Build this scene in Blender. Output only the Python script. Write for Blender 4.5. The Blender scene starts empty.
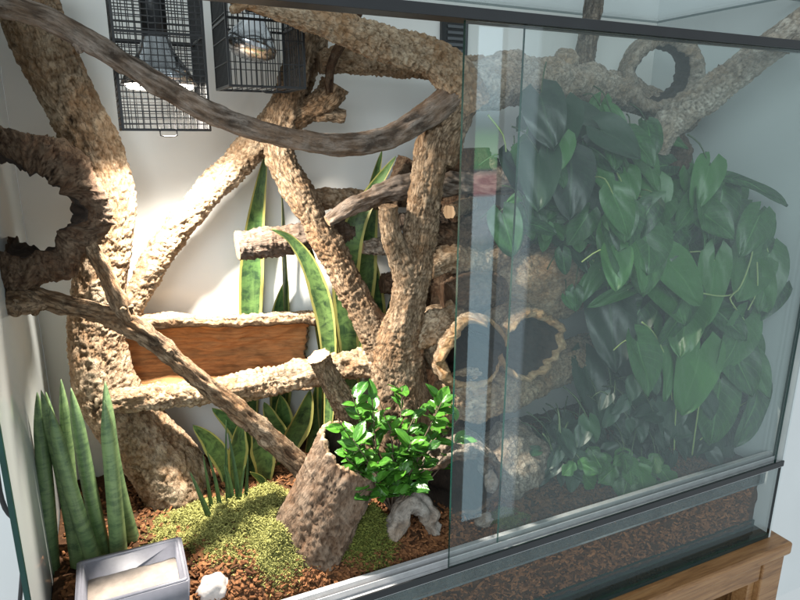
import bpy, bmesh, math, random
from math import sin, cos, pi, radians, sqrt, exp
from mathutils import Vector, Matrix, noise

random.seed(7)
SC = bpy.context.scene
COL = SC.collection
V = Vector

# ------------------------------------------------------------------ camera
F_PX = 623.5; CX, CY = 400.0, 300.0
CAM = V((0.0, -0.8, 0.935))
YAW, PITCH, ROLL = radians(25.097), radians(15.032), radians(0.318)
FWD = V((sin(YAW) * cos(PITCH), cos(YAW) * cos(PITCH), -sin(PITCH)))
R0 = V((cos(YAW), -sin(YAW), 0)); U0 = R0.cross(FWD)
RT = R0 * cos(ROLL) + U0 * sin(ROLL); UP = -R0 * sin(ROLL) + U0 * cos(ROLL)
cd = bpy.data.cameras.new('camera'); cam = bpy.data.objects.new('camera', cd); COL.objects.link(cam)
cam.matrix_world = Matrix(((RT.x, UP.x, -FWD.x, CAM.x), (RT.y, UP.y, -FWD.y, CAM.y), (RT.z, UP.z, -FWD.z, CAM.z), (0, 0, 0, 1)))
cd.sensor_width = 36; cd.lens = F_PX / 800 * 36; cd.clip_start = 0.01; cd.clip_end = 200
SC.camera = cam
cy = SC.cycles; cy.max_bounces = 8; cy.diffuse_bounces = 3; cy.glossy_bounces = 4; cy.transmission_bounces = 4; cy.transparent_max_bounces = 14; cy.caustics_reflective = False; cy.caustics_refractive = False
SC.render.resolution_x = 1024; SC.render.resolution_y = 768

# ------------------------------------------------------------------ light
SC.view_settings.view_transform = 'Standard'; SC.view_settings.look = 'None'
SC.view_settings.exposure = 0.30; SC.view_settings.gamma = 1.0
W = bpy.data.worlds.new('World'); SC.world = W; W.use_nodes = True
bg = W.node_tree.nodes['Background']; bg.inputs[0].default_value = (0.86, 0.96, 1.0, 1); bg.inputs[1].default_value = 0.50

def lamp(name, typ, loc, target, energy, color, **kw):
    l = bpy.data.lights.new(name, typ); l.energy = energy; l.color = color
    for k, v in kw.items(): setattr(l, k, v)
    o = bpy.data.objects.new(name, l); COL.objects.link(o); o.location = loc
    d = V(target) - V(loc); o.rotation_euler = d.to_track_quat('-Z', 'Y').to_euler()
    return o
# the lit basking lamp of the left cage, and the room's daylight window behind the camera
LAMP = V((0.092, 0.265, 0.984))
lamp('basking_beam', 'SPOT', LAMP, (0.155, 0.275, 0.25), 58.0, (1, 0.935, 0.83), spot_size=radians(118), spot_blend=1.0, shadow_soft_size=0.020)
lamp('basking_spill', 'SPOT', LAMP, (0.42, 0.16, 0.48), 54.0, (1, 0.92, 0.80), spot_size=radians(140), spot_blend=1.0, shadow_soft_size=0.020)
lamp('window_light', 'AREA', (-1.3, -2.6, 1.9), (0.4, 0.2, 0.6), 60.0, (0.86, 0.95, 1.0), shape='RECTANGLE', size=1.6, size_y=1.6)

# the narrow gap of garden between two window frames that the sliding doors mirror
def mirror_window(name, xa, xb, ya, yb, rad, stops):
    def hit(px, py):
        d = FWD + RT * ((px - CX) / F_PX) + UP * ((CY - py) / F_PX); p = CAM + d * (.8 / d.y); return p + V((d.x, -d.y, d.z)) * ((3.2) / d.y)
    a, b = hit(xa, (ya + yb) / 2), hit(xb, (ya + yb) / 2); zt, zb = hit(xa, ya).z, hit(xa, yb).z
    w, h = abs(b.x - a.x), zt - zb; l = bpy.data.lights.new(name, 'AREA'); l.shape = 'RECTANGLE'; l.size = w; l.size_y = h; l.energy = rad * pi * w * h
    o = bpy.data.objects.new(name, l); COL.objects.link(o); o.location = ((a.x + b.x) / 2, a.y, (zt + zb) / 2); o.rotation_euler = (radians(90), 0, 0)
    l.use_nodes = True; nt = l.node_tree; em = nt.nodes['Emission']
    g = nt.nodes.new('ShaderNodeNewGeometry'); sx = nt.nodes.new('ShaderNodeSeparateXYZ'); mr = nt.nodes.new('ShaderNodeMapRange'); rp = nt.nodes.new('ShaderNodeValToRGB')
    nt.links.new(g.outputs['Position'], sx.inputs[0]); nt.links.new(sx.outputs[2], mr.inputs[0]); mr.inputs[1].default_value = zt; mr.inputs[2].default_value = zb
    nt.links.new(mr.outputs[0], rp.inputs[0]); nt.links.new(rp.outputs[0], em.inputs[0]); el = rp.color_ramp.elements
    while len(el) < len(stops): el.new(.5)
    for e, (p, c) in zip(el, stops): e.position = p; e.color = (*c, 1)
GARDEN = [(0, (.75, .9, 1)), (.13, (.6, .8, .9)), (.17, (.18, .30, .30)), (.19, (.22, .55, .22)), (.245, (.25, .6, .25)), (.25, (.20, .25, .25)), (.262, (.85, .35, .35)), (.295, (.8, .35, .35)), (.30, (.8, .95, 1)), (.37, (.8, .92, 1)), (.39, (.45, .62, .66)), (.5, (.55, .75, .85)), (1, (.4, .55, .62))]
mirror_window('garden_light', 471, 493, 25, 520, 3.6, GARDEN)
mirror_window('pale_band_light', 498, 529, 20, 520, .85, [(0, (.75, .85, .95)), (1, (.6, .7, .8))])  # added lamp, mirrored by the doors as a second, paler band

# ------------------------------------------------------------------ helpers
def ray(px, py): return FWD + RT * ((px - CX) / F_PX) + UP * ((CY - py) / F_PX)
def at(px, py, Y, xmax=1.335):
    d = ray(px, py); t = (Y - CAM.y) / d.y; p = CAM + d * t
    if p.x > xmax: p = CAM + d * (xmax / d.x)
    return p
def msize(p): return (p - CAM).dot(FWD) / F_PX          # metres per photo pixel at p

def tag(o, label, cat, group=None):
    o['label'] = label; o['category'] = cat
    if group: o['group'] = group
    return o
def thing(name, label, cat, loc=(0, 0, 0), group=None):
    o = bpy.data.objects.new(name, None); COL.objects.link(o); o.location = loc; o.empty_display_size = .02
    return tag(o, label, cat, group)
def link(name, me, mat, parent=None, smooth=True):
    o = bpy.data.objects.new(name, me); COL.objects.link(o)
    for m in (mat if isinstance(mat, (list, tuple)) else [mat]): me.materials.append(m)
    if smooth: me.polygons.foreach_set('use_smooth', [True] * len(me.polygons))
    if parent: o.parent = parent; o.matrix_parent_inverse = Matrix.Translation(-parent.location)
    return o

class MB:
    """plain mesh collector with float / vector point attributes"""
    def __init__(s): s.v = []; s.f = []; s.h = []; s.c = []; s.m = []
    def add(s, vs, fs, hs=None, cs=None, m=0):
        o = len(s.v); s.v += [tuple(v) for v in vs]; s.f += [tuple(i + o for i in f) for f in fs]
        s.h += hs if hs else [0.5] * len(vs)
        s.c += [tuple(c) for c in cs] if cs else [tuple(v) for v in vs]
        s.m += [m] * len(fs)
    def box(s, a, b, m=0):
        x0, y0, z0 = a; x1, y1, z1 = b
        s.add([(x0,y0,z0),(x1,y0,z0),(x1,y1,z0),(x0,y1,z0),(x0,y0,z1),(x1,y0,z1),(x1,y1,z1),(x0,y1,z1)],
              [(0,3,2,1),(4,5,6,7),(0,1,5,4),(1,2,6,5),(2,3,7,6),(3,0,4,7)], m=m)
    def build(s, name, mat, parent=None, smooth=True):
        me = bpy.data.meshes.new(name); me.from_pydata(s.v, [], s.f); me.update()
        a = me.attributes.new('h', 'FLOAT', 'POINT'); a.data.foreach_set('value', s.h)
        a = me.attributes.new('bc', 'FLOAT_VECTOR', 'POINT'); a.data.foreach_set('vector', [x for c in s.c for x in c])
        if any(s.m): me.polygons.foreach_set('material_index', s.m)
        return link(name, me, mat, parent, smooth)

def rounded(mb_args, name, mat, parent=None, bev=.003):
    b = MB()
    for a in mb_args: b.box(*a)
    o = b.build(name, mat, parent, smooth=False)
    md = o.modifiers.new('bevel', 'BEVEL'); md.width = bev; md.segments = 2; md.limit_method = 'ANGLE'
    return o

# ------------------------------------------------------------------ materials
def newmat(name):
    m = bpy.data.materials.new(name); m.use_nodes = True; nt = m.node_tree
    return m, nt, nt.nodes['Principled BSDF'], nt.nodes['Material Output']
def N(nt, t, **kw):
    n = nt.nodes.new(t)
    for k, v in kw.items(): setattr(n, k, v)
    return n
def ramp(nt, fac, stops, interp='LINEAR'):
    r = N(nt, 'ShaderNodeValToRGB'); r.color_ramp.interpolation = interp
    el = r.color_ramp.elements
    while len(el) < len(stops): el.new(0.5)
    for e, (p, c) in zip(el, stops): e.position = p; e.color = (*c, 1)
    nt.links.new(fac, r.inputs[0]); return r.outputs[0]
def attr(nt, name): return N(nt, 'ShaderNodeAttribute', attribute_name=name)
def mix(nt, fac, a, b, mode='MIX'):
    n = N(nt, 'ShaderNodeMix', data_type='RGBA', blend_type=mode)
    for s, v in ((n.inputs[0], fac), (n.inputs[6], a), (n.inputs[7], b)):
        if hasattr(v, 'links') or hasattr(v, 'is_output'): nt.links.new(v, s)
        elif isinstance(v, tuple): s.default_value = (*v, 1)
        else: s.default_value = v
    return n.outputs[2]
def mapping(nt, vec, scale):
    mp = N(nt, 'ShaderNodeMapping'); mp.inputs['Scale'].default_value = scale; nt.links.new(vec, mp.inputs[0]); return mp.outputs[0]
def tex(nt, vec, scale, detail=6, rough=.6, dist=0):
    n = N(nt, 'ShaderNodeTexNoise'); n.inputs['Scale'].default_value = scale; n.inputs['Detail'].default_value = detail
    n.inputs['Roughness'].default_value = rough; n.inputs['Distortion'].default_value = dist
    nt.links.new(vec, n.inputs['Vector']); return n
def bump(nt, height, strength, dist, normal=None):
    b = N(nt, 'ShaderNodeBump'); b.inputs['Strength'].default_value = strength; b.inputs['Distance'].default_value = dist
    nt.links.new(height, b.inputs['Height'])
    if normal: nt.links.new(normal, b.inputs['Normal'])
    return b.outputs[0]

def bark_mat(name, deep, mid, pale, stretch=3.0, bumpd=.004, lichen=None, fine=90, flake=1.0):
    m, nt, p, out = newmat(name)
    bc = attr(nt, 'bc').outputs['Vector']; h = attr(nt, 'h').outputs['Fac']
    st = mapping(nt, bc, (1, 1, 1 / stretch))
    n1 = tex(nt, st, fine, 6, .72, .5); n2 = tex(nt, bc, 16, 4, .65); n3 = tex(nt, st, fine * 4.5, 3, .65)
    # flaky plates with crisp dark splits
    wr = N(nt, 'ShaderNodeMix', data_type='VECTOR'); wr.inputs[0].default_value = .014
    nt.links.new(st, wr.inputs[4]); nt.links.new(n1.outputs['Color'], wr.inputs[5])
    vo = N(nt, 'ShaderNodeTexVoronoi', feature='DISTANCE_TO_EDGE'); vo.inputs['Scale'].default_value = fine * 1.5; nt.links.new(wr.outputs[1], vo.inputs['Vector'])
    crk = ramp(nt, vo.outputs['Distance'], [(0, (0, 0, 0)), (.13, (1, 1, 1))])
    vc = N(nt, 'ShaderNodeTexVoronoi', feature='F1'); vc.inputs['Scale'].default_value = fine * 1.5; nt.links.new(wr.outputs[1], vc.inputs['Vector'])
    ad = N(nt, 'ShaderNodeMath', operation='MULTIPLY_ADD'); nt.links.new(n1.outputs['Fac'], ad.inputs[0]); ad.inputs[1].default_value = 1.15
    sub = N(nt, 'ShaderNodeMath', operation='MULTIPLY_ADD'); nt.links.new(h, sub.inputs[0]); sub.inputs[1].default_value = 1.2; sub.inputs[2].default_value = -.82
    nt.links.new(sub.outputs[0], ad.inputs[2])
    c = ramp(nt, ad.outputs[0], [(.02, deep), (.36, mid), (.9, pale)])
    dark = tuple(x * .45 for x in mid); warm = (mid[0] * 1.15, mid[1] * .93, mid[2] * .74)
    c = mix(nt, ramp(nt, n2.outputs['Fac'], [(.38, (0, 0, 0)), (.66, (.8, .8, .8))]), c, warm)
    n4 = tex(nt, bc, 50, 4, .75)
    c = mix(nt, ramp(nt, n4.outputs['Fac'], [(.50, (0, 0, 0)), (.72, (.55, .55, .55))]), c, lichen or pale)
    sv = N(nt, 'ShaderNodeSeparateXYZ'); nt.links.new(vc.outputs['Color'], sv.inputs[0])
    c = mix(nt, ramp(nt, sv.outputs[0], [(.4, (0, 0, 0)), (1, (.40 * flake, .40 * flake, .40 * flake))]), c, dark)
    c = mix(nt, ramp(nt, n3.outputs['Fac'], [(.54, (0, 0, 0)), (.68, (.75, .75, .75))]), c, dark)
    inv = ramp(nt, vo.outputs['Distance'], [(0, (.6 * flake, .6 * flake, .6 * flake)), (.08, (0, 0, 0))])
    c = mix(nt, inv, c, deep)
    nt.links.new(c, p.inputs['Base Color']); p.inputs['Roughness'].default_value = .92; p.inputs['Specular IOR Level'].default_value = .2
    nb = bump(nt, n1.outputs['Fac'], 1.0, bumpd * 1.5); nb = bump(nt, crk, .7 * flake, bumpd * .5, nb); nb = bump(nt, n3.outputs['Fac'], .8, bumpd * .45, nb)
    nt.links.new(nb, p.inputs['Normal']); return m

M_CORK = bark_mat('cork_bark', (0.041, 0.023, 0.014), (0.228, 0.155, 0.094), (0.469, 0.366, 0.255), 1.8, .004, (0.455, 0.380, 0.283), 62, .6)
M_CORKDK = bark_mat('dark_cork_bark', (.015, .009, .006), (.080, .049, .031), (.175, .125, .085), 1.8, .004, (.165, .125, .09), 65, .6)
M_CORKGR = bark_mat('grey_cork_bark', (0.048, 0.036, 0.028), (0.200, 0.163, 0.127), (0.428, 0.373, 0.310), 1.5, .004, (0.442, 0.400, 0.345), 70)
M_CUTB = bark_mat('orange_cut_cork', (.06, .03, .014), (.30, .185, .09), (.48, .34, .20), 1.2, .003, (.42, .31, .19), 80, .5)
M_CORKLIFT = bark_mat('lightened_grey_cork_bark', (.06, .046, .036), (.28, .235, .185), (.52, .46, .39), 1.5, .004, (.52, .47, .41), 62, .6)  # grey cork with its colour lightened to make up for weak light there
M_LOG = bark_mat('old_grey_bark', (.018, .012, .009), (.085, .062, .047), (.16, .125, .10), 4, .004, (.15, .12, .098), 55, .6)
M_ARCH = bark_mat('grey_beige_stone', (.10, .088, .078), (.25, .225, .20), (.37, .34, .305), 1, .004, (.33, .30, .27), 60, .3)
M_STUMP = bark_mat('brown_grey_cork_bark', (.025, .015, .010), (.115, .077, .052), (.225, .165, .12), 3.5, .004, (.21, .165, .125), 55, .5)
M_WOOD = bark_mat('weathered_branch_bark', (0.048, 0.034, 0.025), (0.172, 0.135, 0.108), (0.324, 0.269, 0.228), 5, .003, (0.276, 0.235, 0.200), 120, .5)
M_BROWN = bark_mat('brown_branch_bark', (0.033, 0.019, 0.011), (0.172, 0.115, 0.069), (0.352, 0.262, 0.179), 3.5, .0035, (0.304, 0.235, 0.159), 100)
M_STONE = bark_mat('pale_stone', (.16, .15, .145), (.33, .315, .30), (.48, .46, .44), 1, .003, (.42, .40, .39), 60, .3)

def cork_inner(name, a, b):
    m, nt, p, out = newmat(name)
    bc = attr(nt, 'bc').outputs['Vector']
    st = mapping(nt, bc, (1, 1, .16)); n = tex(nt, st, 120, 7, .7, .6); n2 = tex(nt, bc, 25, 5, .6)
    c = ramp(nt, n.outputs['Fac'], [(.3, a), (.62, b)])
    c = mix(nt, ramp(nt, n2.outputs['Fac'], [(.5, (0, 0, 0)), (.75, (.5, .5, .5))]), c, tuple(x * .5 for x in a))
    nt.links.new(c, p.inputs['Base Color']); p.inputs['Roughness'].default_value = .85
    nt.links.new(bump(nt, n.outputs['Fac'], .8, .004), p.inputs['Normal']); return m
M_INNER = cork_inner('rusty_cork_inside', (.20, .086, .028), (.46, .225, .085))
M_INNERSHADE = cork_inner('shaded_cork_inside', (.016, .010, .007), (.05, .03, .019))  # shade deep in the hollows is put into this darkened colour
M_CUT = cork_inner('cut_cork_rim', (.17, .10, .05), (.36, .24, .14))

def plain(name, col, rough=.5, metal=0, var=0.0, scale=20, bumpd=0, spec=.5):
    m, nt, p, out = newmat(name)
    p.inputs['Roughness'].default_value = rough; p.inputs['Metallic'].default_value = metal; p.inputs['Specular IOR Level'].default_value = spec
    tc = N(nt, 'ShaderNodeTexCoord'); n = tex(nt, tc.outputs['Object'], scale, 6, .62)
    lo = tuple(x * (1 - var) for x in col); hi = tuple(min(1, x * (1 + var)) for x in col)
    nt.links.new(ramp(nt, n.outputs['Fac'], [(.3, lo), (.7, hi)]), p.inputs['Base Color'])
    if bumpd: nt.links.new(bump(nt, n.outputs['Fac'], .6, bumpd), p.inputs['Normal'])
    return m
M_WALL = plain('painted_wall', (.74, .75, .75), .7, var=.03, scale=3, bumpd=.0006)
M_BACK = plain('white_back_panel', (.80, .80, .775), .2, var=.04, scale=2.2)
M_BLACK = plain('black_plastic', (.012, .013, .015), .38, var=.2)
M_WIRE = plain('black_coated_wire', (.010, .010, .011), .35, var=.1)
M_ALU = plain('brushed_aluminium', (.52, .52, .53), .42, .35, var=.10, scale=60)
M_REFL = plain('polished_reflector', (.62, .63, .65), .18, 1.0, var=.08, scale=30)
M_DISH = plain('grey_glazed_clay', (.145, .145, .172), .45, var=.15, scale=40, bumpd=.0006)
M_DISHIN = plain('dried_mineral_bed', (.27, .225, .19), .8, var=.22, scale=55, bumpd=.001)
M_CABLE = plain('black_cable_rubber', (.012, .012, .013), .45)
M_FLOORGL = plain('dark_bottom_glass', (.010, .030, .032), .08, var=.2, scale=8)
M_STEM = plain('green_stem', (.035, .065, .02), .5, var=.25, scale=60)
M_STEMPALE = plain('pale_petiole', (.26, .34, .12), .45, var=.2, scale=40)
M_TWIG = plain('woody_twig', (.13, .09, .06), .8, var=.3, scale=80)
M_GLEDGE = plain('green_glass_edge', (.008, .040, .033), .2, var=.2, scale=30)

def bulb_mat():
    m, nt, p, out = newmat('glowing_bulb'); p.inputs['Base Color'].default_value = (1, .95, .85, 1)
    p.inputs['Emission Color'].default_value = (1, .93, .80, 1); p.inputs['Emission Strength'].default_value = 18; return m
M_BULB = bulb_mat()
M_BULBOFF = plain('frosted_bulb', (.72, .74, .76), .22, var=.05)

def glass_mat(name, tint, veil, f0=.045, boost=1.0):
    m, nt, p, out = newmat(name); nt.nodes.remove(p)
    tr = N(nt, 'ShaderNodeBsdfTransparent'); tr.inputs[0].default_value = (*tint, 1)
    gl = N(nt, 'ShaderNodeBsdfGlossy'); gl.inputs['Roughness'].default_value = 0.0; gl.inputs[0].default_value = (.78, .85, .88, 1)
    df = N(nt, 'ShaderNodeBsdfDiffuse'); df.inputs[0].default_value = (.55, .62, .61, 1)
    lw = N(nt, 'ShaderNodeLayerWeight'); lw.inputs[0].default_value = .5      # Schlick, the same from both sides of the pane
    pw = N(nt, 'ShaderNodeMath', operation='POWER'); nt.links.new(lw.outputs['Facing'], pw.inputs[0]); pw.inputs[1].default_value = 5
    mu = N(nt, 'ShaderNodeMath', operation='MULTIPLY_ADD'); mu.use_clamp = True; nt.links.new(pw.outputs[0], mu.inputs[0]); mu.inputs[1].default_value = .95; mu.inputs[2].default_value = f0 * boost
    tc = N(nt, 'ShaderNodeTexCoord'); n = tex(nt, tc.outputs['Object'], 5, 5, .6)
    n2 = tex(nt, mapping(nt, tc.outputs['Object'], (30, 30, 1.5)), 1.0, 4, .6)
    dm = N(nt, 'ShaderNodeMath', operation='MULTIPLY'); nt.links.new(n.outputs['Fac'], dm.inputs[0]); nt.links.new(n2.outputs['Fac'], dm.inputs[1])
    d2 = N(nt, 'ShaderNodeMath', operation='MULTIPLY'); nt.links.new(dm.outputs[0], d2.inputs[0]); d2.inputs[1].default_value = veil * 4  # diffuse veil mixed into the glass to imitate its milky haze
    m1 = N(nt, 'ShaderNodeMixShader'); nt.links.new(d2.outputs[0], m1.inputs[0]); nt.links.new(tr.outputs[0], m1.inputs[1]); nt.links.new(df.outputs[0], m1.inputs[2])
    m2 = N(nt, 'ShaderNodeMixShader'); nt.links.new(mu.outputs[0], m2.inputs[0]); nt.links.new(m1.outputs[0], m2.inputs[1]); nt.links.new(gl.outputs[0], m2.inputs[2])
    nt.links.new(m2.outputs[0], out.inputs['Surface']); return m
M_GLASS = glass_mat('clear_door_glass', (.975, .99, .985), .007, .030)
M_SIDEGL = glass_mat('clear_tank_glass', (.975, .99, .985), .004, .030)

def leaf_mat(name, dark, light, rib, rough=.35, margin=None, bands=None, trans=.25, ribw=.06):
    """bc = (u across -1..1, v along 0..1, per-leaf random); h = per-leaf random"""
    m, nt, p, out = newmat(name)
    bc = attr(nt, 'bc').outputs['Vector']; h = attr(nt, 'h').outputs['Fac']
    sx = N(nt, 'ShaderNodeSeparateXYZ'); nt.links.new(bc, sx.inputs[0])
    ab = N(nt, 'ShaderNodeMath', operation='ABSOLUTE'); nt.links.new(sx.outputs[0], ab.inputs[0])
    c = ramp(nt, h, [(0, dark), (1, light)])
    if bands:
        wv = N(nt, 'ShaderNodeMapping'); wv.inputs['Scale'].default_value = (.8, bands[0], 6); nt.links.new(bc, wv.inputs[0])
        n = tex(nt, wv.outputs[0], 1, 5, .7, .6)
        c = mix(nt, ramp(nt, n.outputs['Fac'], [(.42, (0, 0, 0)), (.62, (1, 1, 1))]), c, bands[1])
    else:
        # side veins
        w = N(nt, 'ShaderNodeMath', operation='MULTIPLY_ADD'); nt.links.new(ab.outputs[0], w.inputs[0]); w.inputs[1].default_value = -.35; nt.links.new(sx.outputs[1], w.inputs[2])
        s1 = N(nt, 'ShaderNodeMath', operation='MULTIPLY'); nt.links.new(w.outputs[0], s1.inputs[0]); s1.inputs[1].default_value = 55
        s2 = N(nt, 'ShaderNodeMath', operation='SINE'); nt.links.new(s1.outputs[0], s2.inputs[0])
        c = mix(nt, ramp(nt, s2.outputs[0], [(.85, (0, 0, 0)), (1, (.35, .35, .35))]), c, rib)
        c = mix(nt, ramp(nt, ab.outputs[0], [(ribw * .4, (.8, .8, .8)), (ribw, (0, 0, 0))]), c, rib)
    n5 = tex(nt, mapping(nt, bc, (2, 3, 40)), 1.5, 5, .6)
    c = mix(nt, ramp(nt, n5.outputs['Fac'], [(.45, (0, 0, 0)), (.8, (.5, .5, .5))]), c, tuple(x * 1.3 for x in light))
    if margin:
        n6 = tex(nt, mapping(nt, bc, (0, 9, 30)), 1, 3, .6)
        sh = N(nt, 'ShaderNodeMath', operation='MULTIPLY_ADD'); nt.links.new(n6.outputs['Fac'], sh.inputs[0]); sh.inputs[1].default_value = .25; nt.links.new(ab.outputs[0], sh.inputs[2])
        c = mix(nt, ramp(nt, sh.outputs[0], [(.86, (0, 0, 0)), (.92, (1, 1, 1))]), c, margin)
    nt.links.new(c, p.inputs['Base Color']); p.inputs['Roughness'].default_value = rough
    nt.links.new(bump(nt, n5.outputs['Fac'], .35, .002), p.inputs['Normal'])
    if trans:
        tl = N(nt, 'ShaderNodeBsdfTranslucent'); nt.links.new(c, tl.inputs[0])
        ms = N(nt, 'ShaderNodeMixShader'); ms.inputs[0].default_value = trans
        nt.links.new(p.outputs[0], ms.inputs[1]); nt.links.new(tl.outputs[0], ms.inputs[2]); nt.links.new(ms.outputs[0], out.inputs['Surface'])
    return m
M_FICUS = leaf_mat('glossy_ficus_leaf', (.020, .082, .014), (.078, .235, .024), (.12, .29, .05), .27, trans=.18)
M_POTHOS = leaf_mat('pothos_leaf', (.009, .042, .014), (.055, .175, .040), (.08, .21, .06), .35, trans=.2)
M_DKLEAF = leaf_mat('dark_broad_leaf', (.005, .019, .011), (.018, .055, .024), (.03, .07, .03), .38, trans=.12)
M_IVY = leaf_mat('ivy_leaf', (.018, .075, .014), (.06, .20, .03), (.12, .27, .06), .4, trans=.25)
M_SNAKE = leaf_mat('yellow_edged_leaf', (.075, .155, .045), (.13, .22, .065), (.2, .2, .1), .38, margin=(.38, .36, .11), bands=(16, (.020, .052, .022)), trans=.12)
M_SPIKE = leaf_mat('plain_green_spike', (.035, .085, .03), (.09, .16, .05), (.1, .16, .06), .45, bands=(22, (.022, .05, .024)), trans=.05)
M_CYL = leaf_mat('cylindrical_leaf', (.135, .215, .090), (.185, .270, .115), (.1, .16, .06), .45, bands=(26, (.062, .115, .052)), trans=0)

def moss_mat(name, a, b):
    m, nt, p, out = newmat(name); h = attr(nt, 'h').outputs['Fac']
    nt.links.new(ramp(nt, h, [(0, a), (1, b)]), p.inputs['Base Color']); p.inputs['Roughness'].default_value = .85; p.inputs['Specular IOR Level'].default_value = .2
    return m
M_MOSS = moss_mat('dry_moss', (.12, .12, .030), (.42, .41, .14))
M_MOSSDK = moss_mat('green_moss', (.05, .07, .015), (.22, .23, .05))
M_CHIP = moss_mat('coir_and_bark_chips', (.055, .022, .010), (.26, .115, .048))
M_SOIL = plain('damp_soil', (.055, .028, .015), .95, var=.5, scale=70, bumpd=.006, spec=.1)

def wood_mat():
    m, nt, p, out = newmat('oiled_hardwood'); tc = N(nt, 'ShaderNodeTexCoord')
    st = mapping(nt, tc.outputs['Object'], (2.2, 22, 22)); n = tex(nt, st, 3, 7, .65, 1.2); n2 = tex(nt, mapping(nt, tc.outputs['Object'], (6, 160, 160)), 1, 4, .6)
    c = ramp(nt, n.outputs['Fac'], [(.28, (.14, .062, .022)), (.5, (.28, .138, .052)), (.72, (.36, .20, .085))])
    c = mix(nt, ramp(nt, n2.outputs['Fac'], [(.5, (0, 0, 0)), (.75, (.5, .5, .5))]), c, (.12, .055, .02))
    nt.links.new(c, p.inputs['Base Color']); p.inputs['Roughness'].default_value = .42
    nt.links.new(bump(nt, n2.outputs['Fac'], .3, .001), p.inputs['Normal']); return m
M_TABLE = wood_mat()

# ------------------------------------------------------------------ bark geometry
def fbm(p, o=4): return noise.fractal(p, 1.0, 2.0, o, noise_basis='PERLIN_ORIGINAL')
def crack(q):
    d = noise.voronoi(q)[0]; e = d[1] - d[0]
    e = min(1, max(0, e / .26)); return e * e * (3 - 2 * e)
def bark_h(p, r, kind):
    """p in unrolled-cylinder metres -> height 0..1"""
    if kind == 'cork':
        a = min(80, max(26, 1.25 / r)); w = V((fbm(p * 45), fbm(p * 45 + V((9, 1, 4))), fbm(p * 30 + V((3, 7, 2)))))
        q = V((p.x * a, p.y * a, p.z * a * .38)) + w * 1.0
        c = crack(q); c2 = crack(q * 2.6 + V((5, 5, 5)))
        g = .5 + .5 * fbm(p * 18 + V((2, 8, 5)), 2)       # some stretches smooth, some deeply split
        return max(0, min(1, .45 - .45 * g + (.15 + .40 * g) * c + .20 * c2 * g + .22 + .36 * fbm(q * 1.3, 3)))
    if kind == 'smooth':
        q = V((p.x * 90, p.y * 90, p.z * 16)); g = abs(fbm(q, 4))
        k = fbm(V((p.x * 38, p.y * 38, p.z * 30)), 3)
        return max(0, min(1, .8 - 1.1 * g + .35 * k))
    return .5 + .4 * fbm(p * 60, 4)

def spline(pts, step):
    """Catmull-Rom through (Vector, radius) -> evenly spaced"""
    P = [pts[0]] + list(pts) + [pts[-1]]; out = []
    for i in range(1, len(P) - 2):
        p0, p1, p2, p3 = (P[i + k][0] for k in (-1, 0, 1, 2)); r1, r2 = P[i][1], P[i + 1][1]
        n = max(2, int((p2 - p1).length / step))
        for k in range(n):
            t = k / n; t2, t3 = t * t, t * t * t
            out.append((.5 * ((2 * p1) + (p2 - p0) * t + (2 * p0 - 5 * p1 + 4 * p2 - p3) * t2 + (3 * p1 - p0 - 3 * p2 + p3) * t3), r1 + (r2 - r1) * t))
    out.append(pts[-1]); return out

def tube_into(mb, pts, kind='cork', amp=.13, seed=0, step=.0034, flat=1.0, gnarl=.12, cap_m=0, seg=None, lump=1.0):
    sp = spline(pts, step); off = V((seed * 3.17, seed * 1.31, seed * 7.7))
    rm = max(r for _, r in sp); seg = seg or int(min(120, max(14, 2 * pi * rm / step)))
    # meander
    L = 0; t0 = (sp[1][0] - sp[0][0]).normalized(); n = t0.cross(V((.31, .9, .2))).normalized()
    vs, hs, cs = [], [], []; prev = sp[0][0]
    for i, (c, r) in enumerate(sp):
        t = (sp[min(i + 1, len(sp) - 1)][0] - sp[max(i - 1, 0)][0]).normalized()
        n = (n - t * n.dot(t)).normalized(); b = t.cross(n); L += (c - prev).length; prev = c
        for k in range(seg):
            a = 2 * pi * k / seg; ca, sa = cos(a), sin(a)
            cp = V((r * ca, r * sa, L)) + off
            rr = r * (1 + gnarl * noise.noise(V((ca * 1.1, sa * 1.1, L / max(r, .012) * .55)) * 1.0 + off) * 1.6 + gnarl * .8 * lump * fbm(V((ca * 2.3, sa * 2.3, L / max(r, .012))) + off, 2))
            h = bark_h(cp, r, kind)
            d = (h - .7) * min(amp * r * 1.9, .0085)
            vs.append(c + (n * ca + b * sa * flat) * (rr + d)); hs.append(h); cs.append(cp)
    fs = []; m = len(sp)
    for i in range(m - 1):
        for k in range(seg):
            k2 = (k + 1) % seg; fs.append((i * seg + k, i * seg + k2, (i + 1) * seg + k2, (i + 1) * seg + k))
    mb.add(vs, fs, hs, cs)
    # caps: three rings to the centre, slightly dished
    for end, ring in ((0, 0), (1, (m - 1) * seg)):
        c = sp[-1][0] if end else sp[0][0]; base = [V(vs[ring + k]) for k in range(seg)]
        cv, ch, cc = [], [], []; R = sp[-1][1] if end else sp[0][1]
        for q, f in enumerate((1.0, .8, .45, .06)):
            for k in range(seg):
                p = c + (base[k] - c) * f + V((0, 0, .0016)) * fbm(base[k] * 130 * f + off, 3) * (q > 0); cv.append(p); ch.append(.55 + .25 * fbm(p * 160, 2)); cc.append((p.x, p.y, p.z * .3))
        cf = []
        for q in range(3):
            for k in range(seg):
                k2 = (k + 1) % seg; f = (q * seg + k, (q + 1) * seg + k, (q + 1) * seg + k2, q * seg + k2)
                cf.append(f if not end else f[::-1])
        cf.append(tuple(3 * seg + k for k in range(seg)) if end else tuple(3 * seg + k for k in reversed(range(seg))))
        mb.add(cv, cf, ch, cc, m=cap_m)

def px_pts(lst):
    out = []
    for px, py, Y, r in lst:
        p = at(px, py, Y); out.append((p, r * msize(p)))
    return out

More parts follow.
